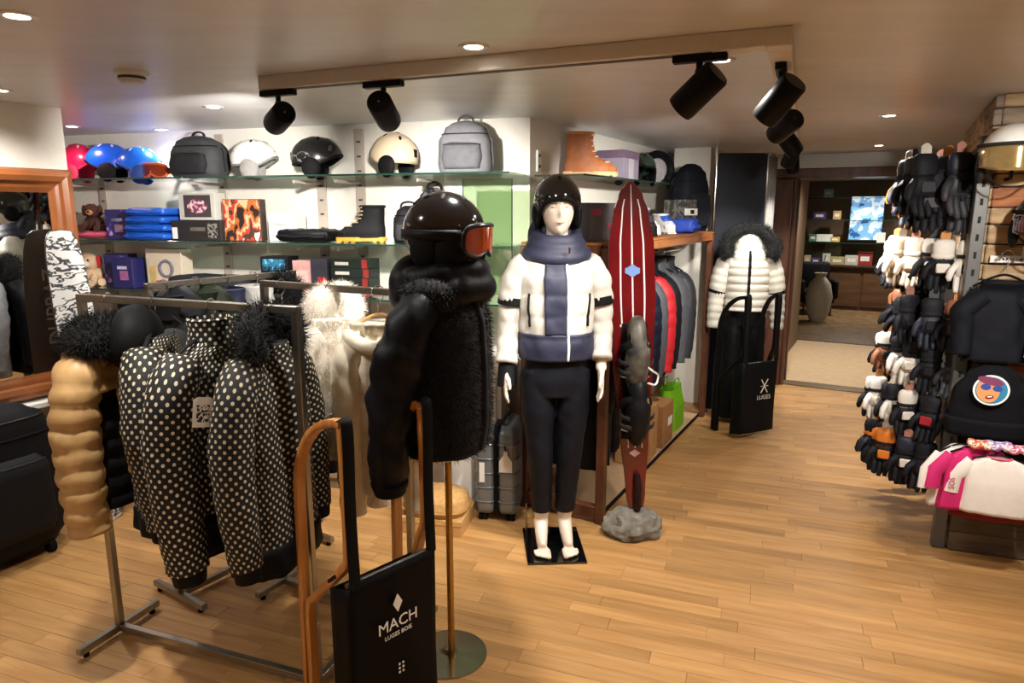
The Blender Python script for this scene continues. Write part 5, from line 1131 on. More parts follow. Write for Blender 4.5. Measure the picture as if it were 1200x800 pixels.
def ski_strip(x0, x1, v0, v1, off, th, n=30):
    """slab between lateral fractions x0..x1 following the ski's rocker"""
    R = []
    for v in lin(v0, v1, n):
        c, y = cen(v); h = half(v); xa, xb = c + h * x0, c + h * x1
        R.append([Vector((xa, y - off, v * HS)), Vector((xb, y - off, v * HS)), Vector((xb, y - off + th, v * HS)), Vector((xa, y - off + th, v * HS))])
    return M().rings(R)
obj('blade', ski_strip(-1, 1, 0, 1, 0.0, 0.02, 60), SKR, ws, angle=40)
WST = mat('#ecd9d4', 0.3, var=0.02)
for x in (-0.52, 0.0, 0.52): obj('stripe', ski_strip(x - 0.035, x + 0.035, 0.22, 0.95 if x else 0.99, 0.0015, 0.002), WST, ws, False)
obj('edge_line', ski_strip(-1.06, -0.98, 0.02, 0.9, -0.004, 0.012), mat('#4a0c10', 0.3), ws, False)
obj('cross_bar', ski_strip(-0.62, 0.62, 0.585, 0.592, 0.003, 0.004, 3), PAPER, ws, False)
lg = obj('logo', M().prism([(0, 0.033), (0.02, 0.018), (0.036, 0.012), (0.036, -0.012), (0.02, -0.018), (0, -0.033), (-0.02, -0.018), (-0.036, -0.012), (-0.036, 0.012), (-0.02, 0.018)], 0.003, frame_matrix((-0.056, 0.030, 1.265), (1, 0, 0), (0, 0, 1))), mat('#6f8fc4', 0.4, var=0.02), ws, False)
obj('lower_logo', M().prism([(0, 0.02), (0.028, 0), (0, -0.02), (-0.028, 0)], 0.003, frame_matrix((-0.018, 0.006, 0.345), (1, 0, 0), (0, 0, 1))), mat('#d8b0aa', 0.4, var=0.02), ws, False)
def binding(z, col, seed):
    """rubber foot pocket: open shoe pressed onto the ski, toe downwards... heel loop above"""
    x, y = cen(z / HS); bd = obj('foot_binding', M().tube(spline([(x - 0.0, y - 0.02, z + 0.15), (x, y - 0.07, z + 0.12), (x + 0.005, y - 0.085, z + 0.03), (x + 0.004, y - 0.06, z - 0.08), (x, y - 0.02, z - 0.13)], 6), [(0.05, 0.022)] * 3 + [(0.076, 0.045)] * 8 + [(0.084, 0.058)] * 8 + [(0.075, 0.045)] * 4 + [(0.05, 0.025)] * 2, 18, up=(1, 0, 0)), col, ws)
    obj('heel_strap', M().tube(spline([(x - 0.07, y - 0.01, z + 0.02), (x - 0.06, y - 0.09, z + 0.06), (x, y - 0.135, z + 0.08), (x + 0.06, y - 0.09, z + 0.06), (x + 0.07, y - 0.01, z + 0.02)], 5), (0.006, 0.02), 8), BLACK, bd)
    obj('buckle', M().box((x + 0.025, y - 0.135, z + 0.075), (0.04, 0.012, 0.03), 0.003), CHROME, bd)
    obj('base_plate', M().box((x, y - 0.006, z), (0.125, 0.012, 0.32), 0.004), BLACK, bd)
    obj('ankle_opening', M().ell((x + 0.003, y - 0.098, z + 0.105), (0.05, 0.03, 0.045), 18, 10), BLACK, bd)
    for dz in (-0.06, -0.015): obj('instep_strap', M().tube([(x + 0.086 * math.cos(w_), y - 0.055 - 0.075 * math.sin(w_), z + dz - 0.01 * math.sin(w_)) for w_ in lin(0.1, PI - 0.1, 14)], (0.004, 0.012), 8, up=(0, 0, 1)), mat('#2b2b2e', 0.4), bd)
    obj('toe_seam', M().tube([(x + 0.07 * math.cos(w_), y - 0.05 - 0.045 * math.sin(w_), z - 0.095) for w_ in lin(0.1, PI - 0.1, 12)], 0.004, 6), mat('#b9b2a4', 0.6), bd)
binding(0.85, mat('#6b655a', 0.5, col2='#1d1c1c', vscale=14), 1); binding(0.58, mat('#161617', 0.45, var=0.1), 2)
obj('lace', M().tube(spline([(-0.01, -0.10, 0.83), (0.03, -0.11, 0.80), (0.065, -0.08, 0.77), (0.05, -0.10, 0.73), (0.01, -0.11, 0.74)], 6), 0.005, 6), mat('#d9d6cf', 0.5), ws)
obj('fin_block', M().tube([(-0.006, -0.01, 0.24), (0, -0.018, 0.18), (0, -0.018, 0.08), (0, 0, 0.03)], [(0.02, 0.014), (0.038, 0.02), (0.040, 0.02), (0.02, 0.015)], 12, up=(1, 0, 0)), mat('#2a1614', 0.5), ws)
obj('stand_peg', M().tube([(0, 0.008, 0.06), (0, 0.008, -0.04)], 0.014, 10), BLACK, ws)
# narrow white trousers beside the ski
t, S = jacket('narrow white ski trousers hanging just behind the water ski', rk(0.70)[:2] + (1.39,), math.radians(-20), WHITEP, L=0.80, w=0.05, d=0.03, slv=False, seed=90, hang=BLACK, name='hanging_trousers', cat='trousers')
# ------------------------------------------------------------------ suitcase
SCM = mat('#7b8084', 0.35, 0.35, var=0.06)
sc_ = thing('suitcase', 'upright grey hard-shell cabin suitcase with white tags, next to the mannequin', 'suitcase', (-0.062, 3.60, 0), math.radians(-8))
for s in (-1, 1):
    S = surf([(0.05, 0.050, 0.165, s * 0.062, 0), (0.07, 0.056, 0.178, s * 0.060, 0), (0.48, 0.056, 0.178, s * 0.060, 0), (0.515, 0.046, 0.155, s * 0.056, 0), (0.525, 0.03, 0.12, s * 0.05, 0)], 4.5)
    sh = obj('half_shell', shell(S, lin(0.05, 0.525, 24), 36), SCM, sc_, angle=60)
    for k in range(5):
        z = 0.12 + 0.08 * k
        obj('rib', M().tube([S(a, z, 0.002) for a in lin(-PI * 0.93, -PI * 0.07, 18)], 0.005, 6), SCM, sh)
S = surf([(0.055, 0.016, 0.172), (0.50, 0.016, 0.176), (0.53, 0.016, 0.15)], 5); obj('zip_band', shell(S, lin(0.055, 0.53, 16), 24), BLACK, sc_, angle=60)
obj('top_handle', M().tube(spline([(0.03, -0.09, 0.525), (0.03, -0.075, 0.555), (0.03, 0.075, 0.555), (0.03, 0.09, 0.525)], 6), (0.007, 0.014), 8), DSTEEL, sc_)
obj('lock', M().box((-0.02, -0.178, 0.475), (0.03, 0.016, 0.03), 0.004), DSTEEL, sc_)
for x, y in ((-0.075, -0.13), (0.075, -0.13), (-0.075, 0.13), (0.075, 0.13)):
    wh = obj('wheel_fork', M().box((x, y, 0.05), (0.045, 0.04, 0.02), 0.004), BLACK, sc_)
    for dx in (-0.014, 0.014): obj('wheel', M().tube([(x + dx - 0.009, y, 0.026), (x + dx + 0.009, y, 0.026)], 0.026, 16), RUBBER, wh)
obj('luggage_tag', M().prism([(-0.035, -0.06), (0.035, -0.06), (0.035, 0.0), (0.012, 0.035), (0.008, 0.06), (-0.008, 0.06), (-0.012, 0.035), (-0.035, 0.0)], 0.002, frame_matrix((0.055, -0.192, 0.355), (1, 0, 0), (0, -0.05, 1))), PAPER, sc_, False)
obj('price_tag', M().prism([(-0.014, -0.055), (0.014, -0.055), (0.014, 0.055), (-0.014, 0.055)], 0.002, frame_matrix((-0.072, -0.190, 0.29), (1, 0, 0), (0, 0, 1))), PAPER, sc_, False)
obj('tag_cord', M().tube([(0.055, -0.19, 0.41), (0.05, -0.185, 0.44)], 0.003, 6), BLACK, sc_)
# tan boxes on the floor behind the brass pole
t = carton('flat tan cardboard box on the floor behind the brass pole', (-0.40, 3.42, 0), math.radians(-12), (0.34, 0.26, 0.085), KRAFT, lid=(mat('#d3a668', 0.75), 0.03))
t = thing('basket', 'round-cornered tan woven basket lid resting on the flat cardboard box', 'basket', (-0.40, 3.42, 0.089), math.radians(-12))
S = surf([(0, 0.165, 0.13), (0.03, 0.175, 0.138), (0.08, 0.165, 0.13), (0.105, 0.13, 0.10)], 3); obj('basket_body', shell(S, lin(0, 0.105, 12), 36), mat('#cfa063', 0.8, var=0.15, vscale=60, bump=0.4, bscale=120), t, angle=180)
obj('rim', M().tube([S(a, 0.03, 0.003) for a in lin(0, 2 * PI, 40)], 0.006, 6), mat('#b98848', 0.8), t)
t = thing('paper_bag', 'white paper carrier bag standing on the floor behind the bust', 'paper bag', (-0.29, 3.66, 0), math.radians(-20))
obj('bag_body', M().box((0, 0, 0.17), (0.17, 0.09, 0.34), 0.003), PAPER, t, False)
for y in (-0.04, 0.04): obj('handle', M().tube(spline([(-0.04, y, 0.33), (-0.03, y, 0.41), (0.03, y, 0.41), (0.04, y, 0.33)], 5), 0.003, 6), PAPER, t)
# ------------------------------------------------------------------ dark panel, grey drape and column beside the pillar
t = thing('screen_panel', 'tall dark navy panel behind the headless cream mannequin', 'panel', (1.63, 5.62, 0), math.radians(-4))
obj('panel', M().box((0.20, 0, 1.05), (0.40, 0.04, 2.10), 0.004), mat('#20242e', 0.5, var=0.08), t, False); obj('edge_trim', M().box((0.40, -0.002, 1.05), (0.012, 0.046, 2.10), 0.002), STEEL, t, False); obj('edge_trim', M().box((0.0, -0.002, 1.05), (0.012, 0.046, 2.10), 0.002), STEEL, t, False)
t = thing('curtain', 'grey pleated fitting-room curtain between the dark panel and the door frame', 'curtain', (2.02, 5.60, 0), math.radians(55))
g = M(); R = []
for z in lin(0.06, 2.08, 12): R.append([Vector((x, 0.03 * math.sin(x * 75 + 0.2 * z) - y_, z)) for y_, xs in ((0.006, lin(0, 0.22, 40)), (-0.006, lin(0.22, 0, 40))) for x in xs])
obj('drape', g.rings(R), mat('#7c7a76', 0.6, var=0.1), t, angle=180); obj('rail', M().tube([(-0.03, 0, 2.10), (0.26, 0, 2.10)], 0.011, 10), CHROME, t)
for k in range(6): obj('ring', M().tube([(0.02 + 0.038 * k, 0.017 * math.cos(x), 2.095 + 0.018 * math.sin(x)) for x in lin(0, 2 * PI, 14)], 0.0025, 5), CHROME, t)
t = thing('curtain_pole', 'slim chrome floor-to-ceiling pole at the edge of the curtain', 'pole', (1.60, 5.50, 0)); 
obj('tube', M().tube([(0, 0, 0.01), (0, 0, CEIL - 0.005)], 0.014, 14), CHROME, t); obj('base_flange', M().lathe([(0.035, 0), (0.035, 0.008), (0.016, 0.02)], 20), CHROME, t)
# ------------------------------------------------------------------ the far room: wood counter, glass shelves, goods
FO = D0 + a_ * 5.9
def fr(x, y, z): q = FO + b_ * x - a_ * y; return (q.x, q.y, z)
FW_ = wood('far_counter', '#6a4b30', '#4a321f', 0.45, (2, 2, 9))
co = thing('display_counter', 'dark wooden display counter in the far room', 'counter', fr(0.9, 0, 0), -A29)
obj('carcass', M().box((0, 0.05, 0.36), (3.2, 0.45, 0.72), 0.005), FW_, co, False); obj('worktop', M().box((0, 0.03, 0.74), (3.24, 0.52, 0.035), 0.004), mat('#3c2a1c', 0.3), co, False)
for k in range(5): obj('door_panel', M().box((-1.28 + 0.64 * k, -0.18, 0.37), (0.60, 0.02, 0.60), 0.004), FW_, co, False)
for nm, z in (('lower', 1.13), ('middle', 1.50), ('upper', 1.86)):
    glass_shelf('%s glass shelf in the far room' % nm, z, -0.6, 2.4, -0.05, 0.25, lambda s, d, zz: fr(s, d, zz), -A29, 'glass shelves in the far room')
dp = thing('lit_poster', 'bright blue and white mountain poster glowing in the far room', 'poster', fr(0.56, -0.02, 1.20), -A29)
obj('frame', M().box((0, 0, 0.33), (0.52, 0.03, 0.74), 0.004), DSTEEL, dp, False)
pm = mottled('mountain_art', [(0, '#2c5a92'), (0.42, '#7fb0dc'), (0.52, '#e9f2fa'), (0.62, '#8fb7da')], 5, 0.4); pm.node_tree.nodes['Principled BSDF'].inputs['Emission Strength'].default_value = 0.55
pm.node_tree.links.new([l for l in pm.node_tree.links if l.to_socket.name == 'Base Color'][0].from_socket, pm.node_tree.nodes['Principled BSDF'].inputs['Emission Color'])
obj('print', M().box((0, -0.017, 0.33), (0.48, 0.004, 0.70)), pm, dp, False)
rf = random.Random(5)
fitems = [(0.20, 0.76, 0.10, 0.14, '#c9b27c', 'pale box'), (0.42, 0.76, 0.14, 0.10, '#58407c', 'purple box'), (0.68, 0.76, 0.12, 0.18, '#c4c0b4', 'cream carton'), (0.95, 0.76, 0.22, 0.13, '#aa9a62', 'olive tray box'), (1.30, 0.76, 0.20, 0.16, '#b8b6a4', 'grey box'), (1.62, 0.76, 0.22, 0.22, '#8c2a28', 'red box with white border'),
          (0.30, 1.14, 0.12, 0.12, '#3f7a5c', 'green carton'), (0.55, 1.14, 0.28, 0.12, '#d9ddd0', 'white display box'), (0.85, 1.14, 0.14, 0.08, '#c9a44c', 'yellow carton'), (0.42, 1.51, 0.20, 0.12, '#43346c', 'violet box'), (0.85, 1.51, 0.12, 0.14, '#b8935c', 'tan box'), (0.60, 1.87, 0.14, 0.14, '#7fa6c0', 'pale blue box'), (1.95, 1.14, 0.12, 0.16, '#d8d4c8', 'white carton')]
for x, z, w, h, c, lab in fitems:
    sh_ = {0.76: 'on the far wooden counter', 1.14: 'on the lowest far glass shelf', 1.51: 'on the middle far glass shelf', 1.87: 'on the highest far glass shelf'}[z]
    carton(lab + ' ' + sh_, fr(-0.28 + (x - 0.2) * 0.62, 0.10, z + 0.001), -A29, (w, 0.12, h), mat(c, 0.5, var=0.06), prints=[(0, h * 0.5, w * 0.6, h * 0.35, mat('#e6e2d8', 0.5))], group='boxes in the far room')
t = thing('vase', 'tall pale floor vase standing just inside the doorway', 'vase', tuple(D0 + a_ * 4.2 + b_ * 0.08)); obj('vessel', M().lathe([(0.10, 0), (0.16, 0.15), (0.19, 0.38), (0.15, 0.58), (0.07, 0.68), (0.09, 0.74)], 30), mat('#b3a78f', 0.5, var=0.1), t)
obj('dry_stems', M().tube([(0, 0, 0.6), (0.03, 0.02, 0.85), (0.05, 0.0, 1.0)], 0.008, 6), mat('#6d5a3c', 0.8), t)
t = thing('armchair', 'small dark armchair shape beside the far counter', 'armchair', fr(-0.05, 0.85, 0), -A29 + 0.3)
obj('seat', M().box((0, 0, 0.30), (0.5, 0.5, 0.22), 0.05, seg=3), BLACK, t); obj('backrest', M().box((0, 0.24, 0.58), (0.5, 0.12, 0.5), 0.05, seg=3), BLACK, t)
for s in (-1, 1): obj('armrest', M().box((s * 0.25, 0, 0.42), (0.09, 0.5, 0.3), 0.04, seg=3), BLACK, t)
for x in (-0.2, 0.2):
    for y in (-0.2, 0.2): obj('leg', M().tube([(x, y, 0), (x, y, 0.2)], 0.02, 8), DOORW, t)
for (x, y, lab) in [(0.5, 0.8, 'far ceiling downlight left above the wooden counter'), (1.6, 0.8, 'far ceiling downlight right above the wooden counter'), (0.6, 4.6, 'far ceiling downlight in the passage')]:  # unseen downlights, added to brighten the far room and passage
    q = fr(x, y, 0); downlight(q[0], q[1], lab, 2.6)
# ------------------------------------------------------------------ stone pier: helmets, sweatshirt, cap, shirts, gloves
def pf(s, d, z): q = PR + f_ * s + fn_ * d; return (q.x, q.y, z)
RZP = -math.radians(20)
t = thing('shop_upright', 'flat grey metal upright at the corner of the stone pier', 'upright', pf(0.0, 0.0, 0), RZP)
obj('channel', M().box((0.0, 0.0, 0.99), (0.055, 0.045, 1.98), 0.003), mat('#6b6a68', 0.45, 0.5, var=0.06), t, False)
g = M()
for k in range(22): g.box((0.0, -0.0232, 0.25 + 0.08 * k), (0.012, 0.0012, 0.03))
so = obj('slots', g, mat('#2c2b2a', 0.7), t, False); so['kind'] = 'stuff'
WEA = wood('weathered_boards', '#6b5a44', '#41362a', 0.75, (3, 20, 20), rnd=0.2, bump=0.4)
t = thing('low_plinth', 'weathered wooden board plinth at the foot of the stone pier', 'plinth', pf(0.03, 0.0, 0), RZP)
for k in range(3): obj('board', M().box((0.55, -0.016 - 0.003 * (k % 2), 0.055 + 0.10 * k), (1.08, 0.035, 0.097), 0.004), WEA, t, False)
obj('back_panel', M().box((0.55, 0.0, 0.60), (1.08, 0.02, 0.55), 0.003), mat('#1c1917', 0.7), t, False)
obj('shelf_board', M().box((0.55, -0.09, 0.655), (1.08, 0.17, 0.02), 0.003), WEA, t, False)
# helmets on arms
def arm(t, z, y0, y1): 
    obj('wall_arm', M().tube([(0, y1, z), (0, y0, z), (0.0, y0 - 0.01, z + 0.03)], 0.007, 8), BLACK, t)
GLM = mat('#b59a62', 0.12, 0.6, var=0.1, coat=0.8, name='mirror_lens_gold')
t = thing('ski_helmet', 'white ski helmet with gold mirrored visor on the stone pier', 'helmet', pf(0.05, 0.20, 1.885), 0, 'helmets hung on the stone pier', (0, 0, RZP - 0.15))
helmet_parts(t, mat('#e6e3dd', 0.3, var=0.02, coat=0.3), mat('#2b2a2a', 0.6), (0.122, 0.148, 0.125), visor=GLM, vents=0, ears=True); arm(t, -0.10, 0.0, 0.15)
t = thing('ski_helmet', 'black glossy ski helmet with dark red visor below the white one', 'helmet', pf(0.20, 0.22, 1.615), 0, 'helmets hung on the stone pier', (0, 0, RZP - 0.1))
helmet_parts(t, mat('#2b2d30', 0.12, var=0, coat=0.7), BLACK, (0.125, 0.15, 0.125), visor=mat('#3a1410', 0.1, var=0, coat=1.0), vents=0); arm(t, -0.10, 0.0, 0.17)
# sign strip and cards on the pier
t = thing('price_rail', 'white price rail with dark marks above the black sweatshirt', 'price rail', pf(0.14, 0.02, 1.435), RZP)
obj('strip', M().box((0, -0.006, 0), (0.16, 0.006, 0.032), 0.001), PAPER, t, False); obj('marks', M().box((-0.01, -0.0098, 0.0), (0.11, 0.001, 0.012)), mottled('marks', [(0, '#2a2a2a'), (0.5, '#f2f0ea')], 90), t, False)
obj('price_card', M().box((0.06, -0.008, 0.035), (0.04, 0.003, 0.05)), PAPER, t, False)
# black sweatshirt
t, S = jacket('black sweatshirt with a small photo card on the stone pier', pf(0.10, 0.12, 1.475), RZP - 0.1, mat('#0e1018', 0.75, var=0.1), L=0.36, w=0.135, d=0.05, sl=0.34, seed=71, name='sweatshirt', cat='sweatshirt', splay=0.0, slr=(0.05, 0.052, 0.045, 0.04), wr=0.008)
obj('photo_card', M().box((0.115, -0.075, -0.42), (0.045, 0.003, 0.065)), mottled('photo_card_art', [(0, '#e9e6e2'), (0.5, '#8c3a34'), (0.62, '#2a2426')], 24), t, False)
# black cap/bag with round pop-art sticker
t = thing('beanie', 'large black beanie with a round pop-art face card on the stone pier', 'beanie', pf(0.10, 0.14, 0.64), RZP - 0.1)
S = surf([(0, 0.155, 0.075), (0.08, 0.165, 0.085), (0.2, 0.15, 0.08), (0.29, 0.10, 0.055), (0.33, 0.04, 0.03)], 2.4, 0, 0.1, (0.008, 5, 2)); obj('crown', shell(S, lin(0, 0.33, 20), 36), mat('#0b0c11', 0.85, var=0.1, bump=0.4, bscale=120), t, angle=180)
obj('brim', M().patch(S, 0, 2 * PI, 0.0, 0.085, 0.010, 44, 4), mat('#0e0f15', 0.85), t, angle=180)
fcd = obj('face_card', M().lathe([(0.001, -0.002), (0.068, -0.002), (0.068, 0.002), (0.001, 0.002)], 40).xf(frame_matrix((-0.02, -0.115, 0.235), (1, 0, 0), (0, 0, 1))), PAPER, t, False)
def disc(cx, cz, rx, rz_, m, nm, y=-0.1185, rot=0.0):
    obj(nm, M().prism([(rx * math.cos(x) * math.cos(rot) - rz_ * math.sin(x) * math.sin(rot), rx * math.cos(x) * math.sin(rot) + rz_ * math.sin(x) * math.cos(rot)) for x in lin(0, 2 * PI, 26)[:-1]], 0.0012, frame_matrix((-0.02 + cx, y, 0.235 + cz), (1, 0, 0), (0, 0, 1))), m, fcd, False)
disc(0, 0, 0.060, 0.060, mat('#2f7fa8', 0.5, var=0), 'print_ground', -0.1178); disc(-0.012, -0.002, 0.043, 0.054, mat('#e09a62', 0.5, var=0), 'print_face', -0.1186, 0.15)
disc(-0.006, 0.042, 0.05, 0.018, mat('#7a3a5c', 0.5, var=0), 'print_hair', -0.1194, -0.2); disc(-0.022, 0.014, 0.019, 0.014, mat('#2f4f9c', 0.5, var=0), 'print_glasses', -0.1200); disc(0.022, 0.010, 0.018, 0.013, mat('#2f4f9c', 0.5, var=0), 'print_glasses', -0.1200)
disc(-0.004, -0.030, 0.016, 0.009, mat('#8c1a24', 0.5, var=0), 'print_mouth', -0.1200, 0.2); disc(-0.004, -0.028, 0.010, 0.003, PAPER, 'print_teeth', -0.1206, 0.2)
t = thing('towel', 'small folded white towel beside the black beanie', 'towel', pf(0.36, 0.12, 0.667), RZP)
obj('fold', M().box((0, 0, 0.04), (0.16, 0.14, 0.08), 0.03, seg=3), mat('#e8e4de', 0.9, bump=0.5, bscale=160), t); obj('upper_fold', M().box((0.01, 0, 0.10), (0.15, 0.13, 0.05), 0.024, seg=3), mat('#a3243c', 0.9), t)
# hanging shirts fan: white, pink, orange
def tshirt(label, loc, rz, m, w=0.13, L=0.26, txt=None, trim=None, seed=0):
    t = thing('child_shirt', label, 'shirt', loc, rz, 'small shirts hung under the stone pier shelf')
    S = surf([(-L, w * 1.08, 0.035), (-L * 0.5, w, 0.036), (-0.06, w * 0.98, 0.03), (-0.02, w * 0.7, 0.026), (0, w * 0.35, 0.022)], 2.6, 0, 0.1, (0.007, 5, seed)); b = obj('body', shell(S, lin(-L, 0, 18), 32), m, t, angle=180)
    for s in (-1, 1):
        sv = obj('sleeve', M().tube([(s * w * 0.75, 0, -0.035), (s * (w + 0.035), -0.005, -0.10), (s * (w + 0.045), -0.01, -0.18)], [(0.035, 0.02), (0.036, 0.022), (0.034, 0.02)], 14, up=(0, 1, 0)), m, t)
        if txt: text('sleeve_lettering', txt, 0.032, mat('#c4285c', 0.6, var=0), sv, frame_matrix((s * (w + 0.042), -0.034, -0.135), (0, 0, 1), (-1, 0, 0)))
    obj('neckband', M().tube([(w * 0.36 * math.cos(x), 0.024 * math.sin(x), 0.0) for x in lin(0, 2 * PI, 22)], 0.006, 6), trim or m, t)
    obj('hanger', M().tube(spline([(-w * 0.8, 0, -0.015), (0, 0, 0.012), (w * 0.8, 0, -0.015)], 5), 0.004, 6), BLACK, t)
    return t
tshirt('white child shirt with pink letters on the sleeve, at the front of the pier', pf(0.12, 0.30, 0.585), RZP - 0.1, mat('#ece5dd', 0.8, var=0.03), 0.125, 0.26, 'SOS', mat('#d8607a', 0.7), 1)
tshirt('hot pink child shirt left of the front white shirt', pf(0.035, 0.245, 0.60), RZP + 0.35, mat('#cf1f6e', 0.75, var=0.05), 0.13, 0.28, None, None, 2)
tshirt('white child shirt behind the hot pink one', pf(-0.01, 0.20, 0.59), RZP + 0.55, mat('#e6ded6', 0.8, var=0.03), 0.13, 0.27, 'SOS', None, 3)
tshirt('dark red child shirt showing under the white shirts', pf(0.14, 0.19, 0.545), RZP, mat('#7c1424', 0.75, var=0.05), 0.15, 0.29, None, None, 4)
for i, (s, d, z, c, lab) in enumerate([(0.05, 0.27, 0.612, '#d96a34', 'orange'), (0.12, 0.28, 0.615, '#a48cc4', 'lilac'), (0.19, 0.29, 0.610, '#c4567c', 'rose')]):
    t = thing('headband', lab + ' patterned headband lying on top of the small shirts', 'headband', pf(s, d, z), RZP, 'headbands on the small shirts')
    obj('band', M().tube([(0.036 * math.cos(x), 0.03 * math.sin(x), 0.018 + 0.006 * math.sin(3 * x)) for x in lin(0, 2 * PI, 22)], [0.014 * (1 + 0.2 * math.sin(5 * x)) for x in lin(0, 2 * PI, 22)], 8), mottled('band_' + lab, [(0, c), (0.52, '#efe3da'), (0.62, c)], 40), t)
    obj('knot', M().ell((0, -0.03, 0.022), (0.014, 0.010, 0.012), 12, 8), mat(c, 0.7), t)
# gloves: one glove modelled once, then copied with its own materials
def glove_meshes():
    h = M(); h.tube([(0, 0, -0.075), (0, 0, -0.11), (0, -0.002, -0.16)], [(0.042, 0.026), (0.048, 0.028), (0.047, 0.024)], 16, up=(0, 1, 0))
    for k, (x, l) in enumerate([(-0.036, 0.072), (-0.0125, 0.085), (0.0125, 0.08), (0.036, 0.062)]):
        h.tube([(x, 0, -0.15), (x * 1.06, -0.004, -0.16 - l * 0.4), (x * 1.1, -0.016, -0.16 - l * 0.8), (x * 1.1, -0.022, -0.16 - l)], [0.0135, 0.0135, 0.0125, 0.008], 10)
    h.tube([(-0.035, 0, -0.10), (-0.062, -0.012, -0.13), (-0.072, -0.02, -0.165), (-0.07, -0.022, -0.18)], [0.018, 0.016, 0.014, 0.008], 10)
    c = M().rings([superring(0, 0, z, rx, ry, 22, 2.2) for z, rx, ry in [(0.004, 0.034, 0.018), (-0.006, 0.044, 0.025), (-0.03, 0.048, 0.030), (-0.06, 0.044, 0.028), (-0.085, 0.042, 0.026)]])
    s = M().tube([(0.046 * math.cos(x), 0.031 * math.sin(x), -0.07) for x in lin(0, 2 * PI, 24)], (0.004, 0.010), 6, cap=False)
    p = M().box((0, -0.030, -0.125), (0.055, 0.012, 0.045), 0.005)
    k = M().prism([(-0.02, -0.02), (0.02, -0.02), (0.02, 0.022), (0.006, 0.034), (-0.006, 0.034), (-0.02, 0.022)], 0.002, frame_matrix((0, 0, 0.012), (1, 0, 0), (0, 0, 1)))
    return [mesh_of(x, n, True, a) for x, n, a in ((h, 'hand', 180), (c, 'cuff', 180), (s, 'wrist_strap', 60), (p, 'knuckle_pad', 42), (k, 'header_card', 42))]
GM = glove_meshes()
def glove(label, loc, rz, hand, cuff, strap, pad, card=None, sc=1.0, tilt=0.0, row=''):
    t = thing('ski_glove', label, 'glove', loc, 0, row, (tilt, 0, rz)); t.scale = (sc,) * 3
    for me, m in zip(GM, (hand, cuff, strap, pad, card)):
        if m: link(me.name.split('.')[0], me, m, t)
    return t
GB = mat('#1f2025', 0.6, var=0.15); GN = mat('#1c2133', 0.6, var=0.15); GG = mat('#34353b', 0.6, var=0.15); GW = mat('#e3ded4', 0.6, var=0.04); GC = mat('#d9c8b2', 0.7, var=0.05); GR = mat('#a8202c', 0.55); GO = mat('#d97a24', 0.55, var=0.06); GK = mat('#8f5a3c', 0.6)
def gp(u, o, z): q = PR + a_ * u - b_ * o; return (q.x, q.y, z)      # u along the aisle side of the pier, o out from it
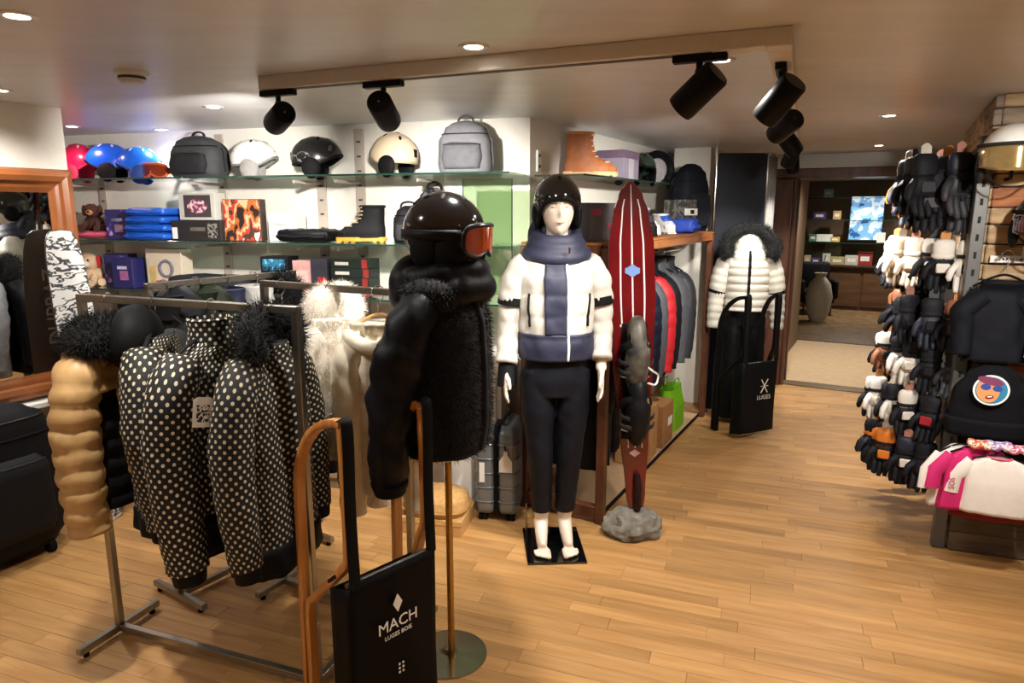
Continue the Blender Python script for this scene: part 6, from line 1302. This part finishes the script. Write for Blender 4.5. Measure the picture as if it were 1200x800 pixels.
# hook rails: one panel with pegs on the aisle side
t = thing('slat_panel', 'black panel with chrome pegs for gloves on the aisle side of the stone pier', 'display panel', gp(0.0, 0.0, 0), RZR)
obj('panel', M().box((0.50, -0.02, 1.08), (0.95, 0.02, 1.80), 0.003), mat('#141416', 0.6), t, False)
ROWS = [(1.90, 'top'), (1.50, 'second'), (1.215, 'third'), (0.98, 'fourth'), (0.735, 'fifth'), (0.50, 'lowest')]
for z, nm in ROWS:
    obj('cross_bar', M().tube([(0.02, -0.31, z + 0.035), (0.92, -0.31, z + 0.035)], 0.005, 8), CHROME, t)
    for u in (0.08, 0.30, 0.52, 0.74): obj('peg', M().tube([(u, 0.01, z + 0.035), (u, -0.32, z + 0.035)], 0.004, 8), CHROME, t)
ordn = ['first', 'second', 'third', 'fourth', 'fifth', 'sixth', 'seventh', 'eighth']
rowdef = {
 'top': (1.90, 1.22, [(0.62, 0.36, GO, GO, GB, GB, 'orange'), (0.48, 0.36, GN, GN, GB, GB, 'navy'), (0.50, 0.22, GN, GB, GB, GG, 'navy and black'), (0.28, 0.33, GB, GG, GB, GG, 'black and grey'), (0.28, 0.20, GN, GN, GR, GB, 'navy with red strap'), (0.08, 0.30, GB, GB, GB, GG, 'black padded'), (0.06, 0.16, GG, GN, GB, GB, 'dark grey'), (0.10, 0.06, GB, GN, GW, GB, 'black with white strap')]),
 'second': (1.50, 1.05, [(0.60, 0.38, GW, GW, GC, GC, 'white leather'), (0.42, 0.36, GC, GC, GC, GC, 'beige fluffy'), (0.30, 0.30, GC, GC, GW, GC, 'pale beige'), (0.24, 0.22, GB, GW, GB, GW, 'white-cuffed black'), (0.12, 0.18, GB, GW, GW, GW, 'black and white'), (0.08, 0.08, GW, GW, GB, GB, 'white with black pad')]),
 'third': (1.215, 1.05, [(0.50, 0.33, GB, GK, GB, GB, 'black with brown cuff'), (0.36, 0.25, GB, GB, GW, GB, 'black with white strap'), (0.22, 0.30, GB, GB, GB, GB, 'plain black'), (0.12, 0.20, GN, GB, GB, GB, 'navy black'), (0.06, 0.10, GB, GK, GB, GG, 'black and tan')]),
 'fourth': (0.98, 1.0, [(0.46, 0.38, GK, GW, GB, GB, 'brown and white'), (0.34, 0.32, GW, GB, GB, GB, 'white-fingered'), (0.22, 0.26, GW, GB, GB, GW, 'white with black cuff'), (0.12, 0.18, GB, GB, GB, GB, 'black'), (0.05, 0.08, GG, GB, GB, GB, 'grey black')]),
 'fifth': (0.735, 1.0, [(0.40, 0.40, GW, GW, GB, GW, 'all white'), (0.26, 0.32, GW, GB, GB, GB, 'white-palmed black'), (0.14, 0.26, GB, GW, GB, GW, 'black-fingered white'), (0.08, 0.16, GB, GB, GB, GR, 'black with red pad'), (0.05, 0.06, GB, GB, GB, GB, 'small black')]),
 'lowest': (0.50, 1.05, [(0.34, 0.38, GN, GB, GO, GB, 'navy with orange strap'), (0.20, 0.34, GB, GO, GB, GO, 'black and orange'), (0.10, 0.24, GB, GN, GB, GW, 'black with white pad'), (0.06, 0.16, GB, GB, GB, GB, 'matt black'), (0.04, 0.06, GN, GB, GB, GB, 'dark navy')])}
rg_ = random.Random(17)
CARDM = [mat('#c98a52', 0.6, var=0.05), mat('#d8cfc0', 0.6, var=0.05), mat('#b07a6a', 0.6, var=0.05), mat('#3a3a40', 0.6)]
for nm in ('top', 'second', 'third', 'fourth', 'fifth', 'lowest'):
    z, sc, L = rowdef[nm]
    for i, (u, o, h, c, s, p, d) in enumerate(L):
        kd = 'top' if nm == 'top' else nm
        glove('%s ski glove, %s from the aisle, %s glove row' % (d, ordn[i], kd), gp(u, o - 0.07, z + 0.01), RZP + rg_.uniform(-0.7, 0.5), h, c, s, p, CARDM[i % 4], sc, rg_.uniform(-0.12, 0.12), 'gloves in the %s row' % kd)
        if nm in ('top', 'third') or i < 4:
            glove('%s ski glove, rear mate of the %s one, %s glove row' % (d if nm in ('top', 'third') else 'dark-handed ' + d.split()[0], ordn[i], kd), gp(u + (0.02 if nm == 'top' else 0.12), o - (0.11 if nm == 'top' else 0.05), z - (0.06 if nm == 'top' else 0.02)), RZP + rg_.uniform(-0.9, 0.2), h if nm in ('top', 'third') else GB, c, s, p, None, sc, rg_.uniform(-0.15, 0.1), 'gloves in the %s row' % kd)
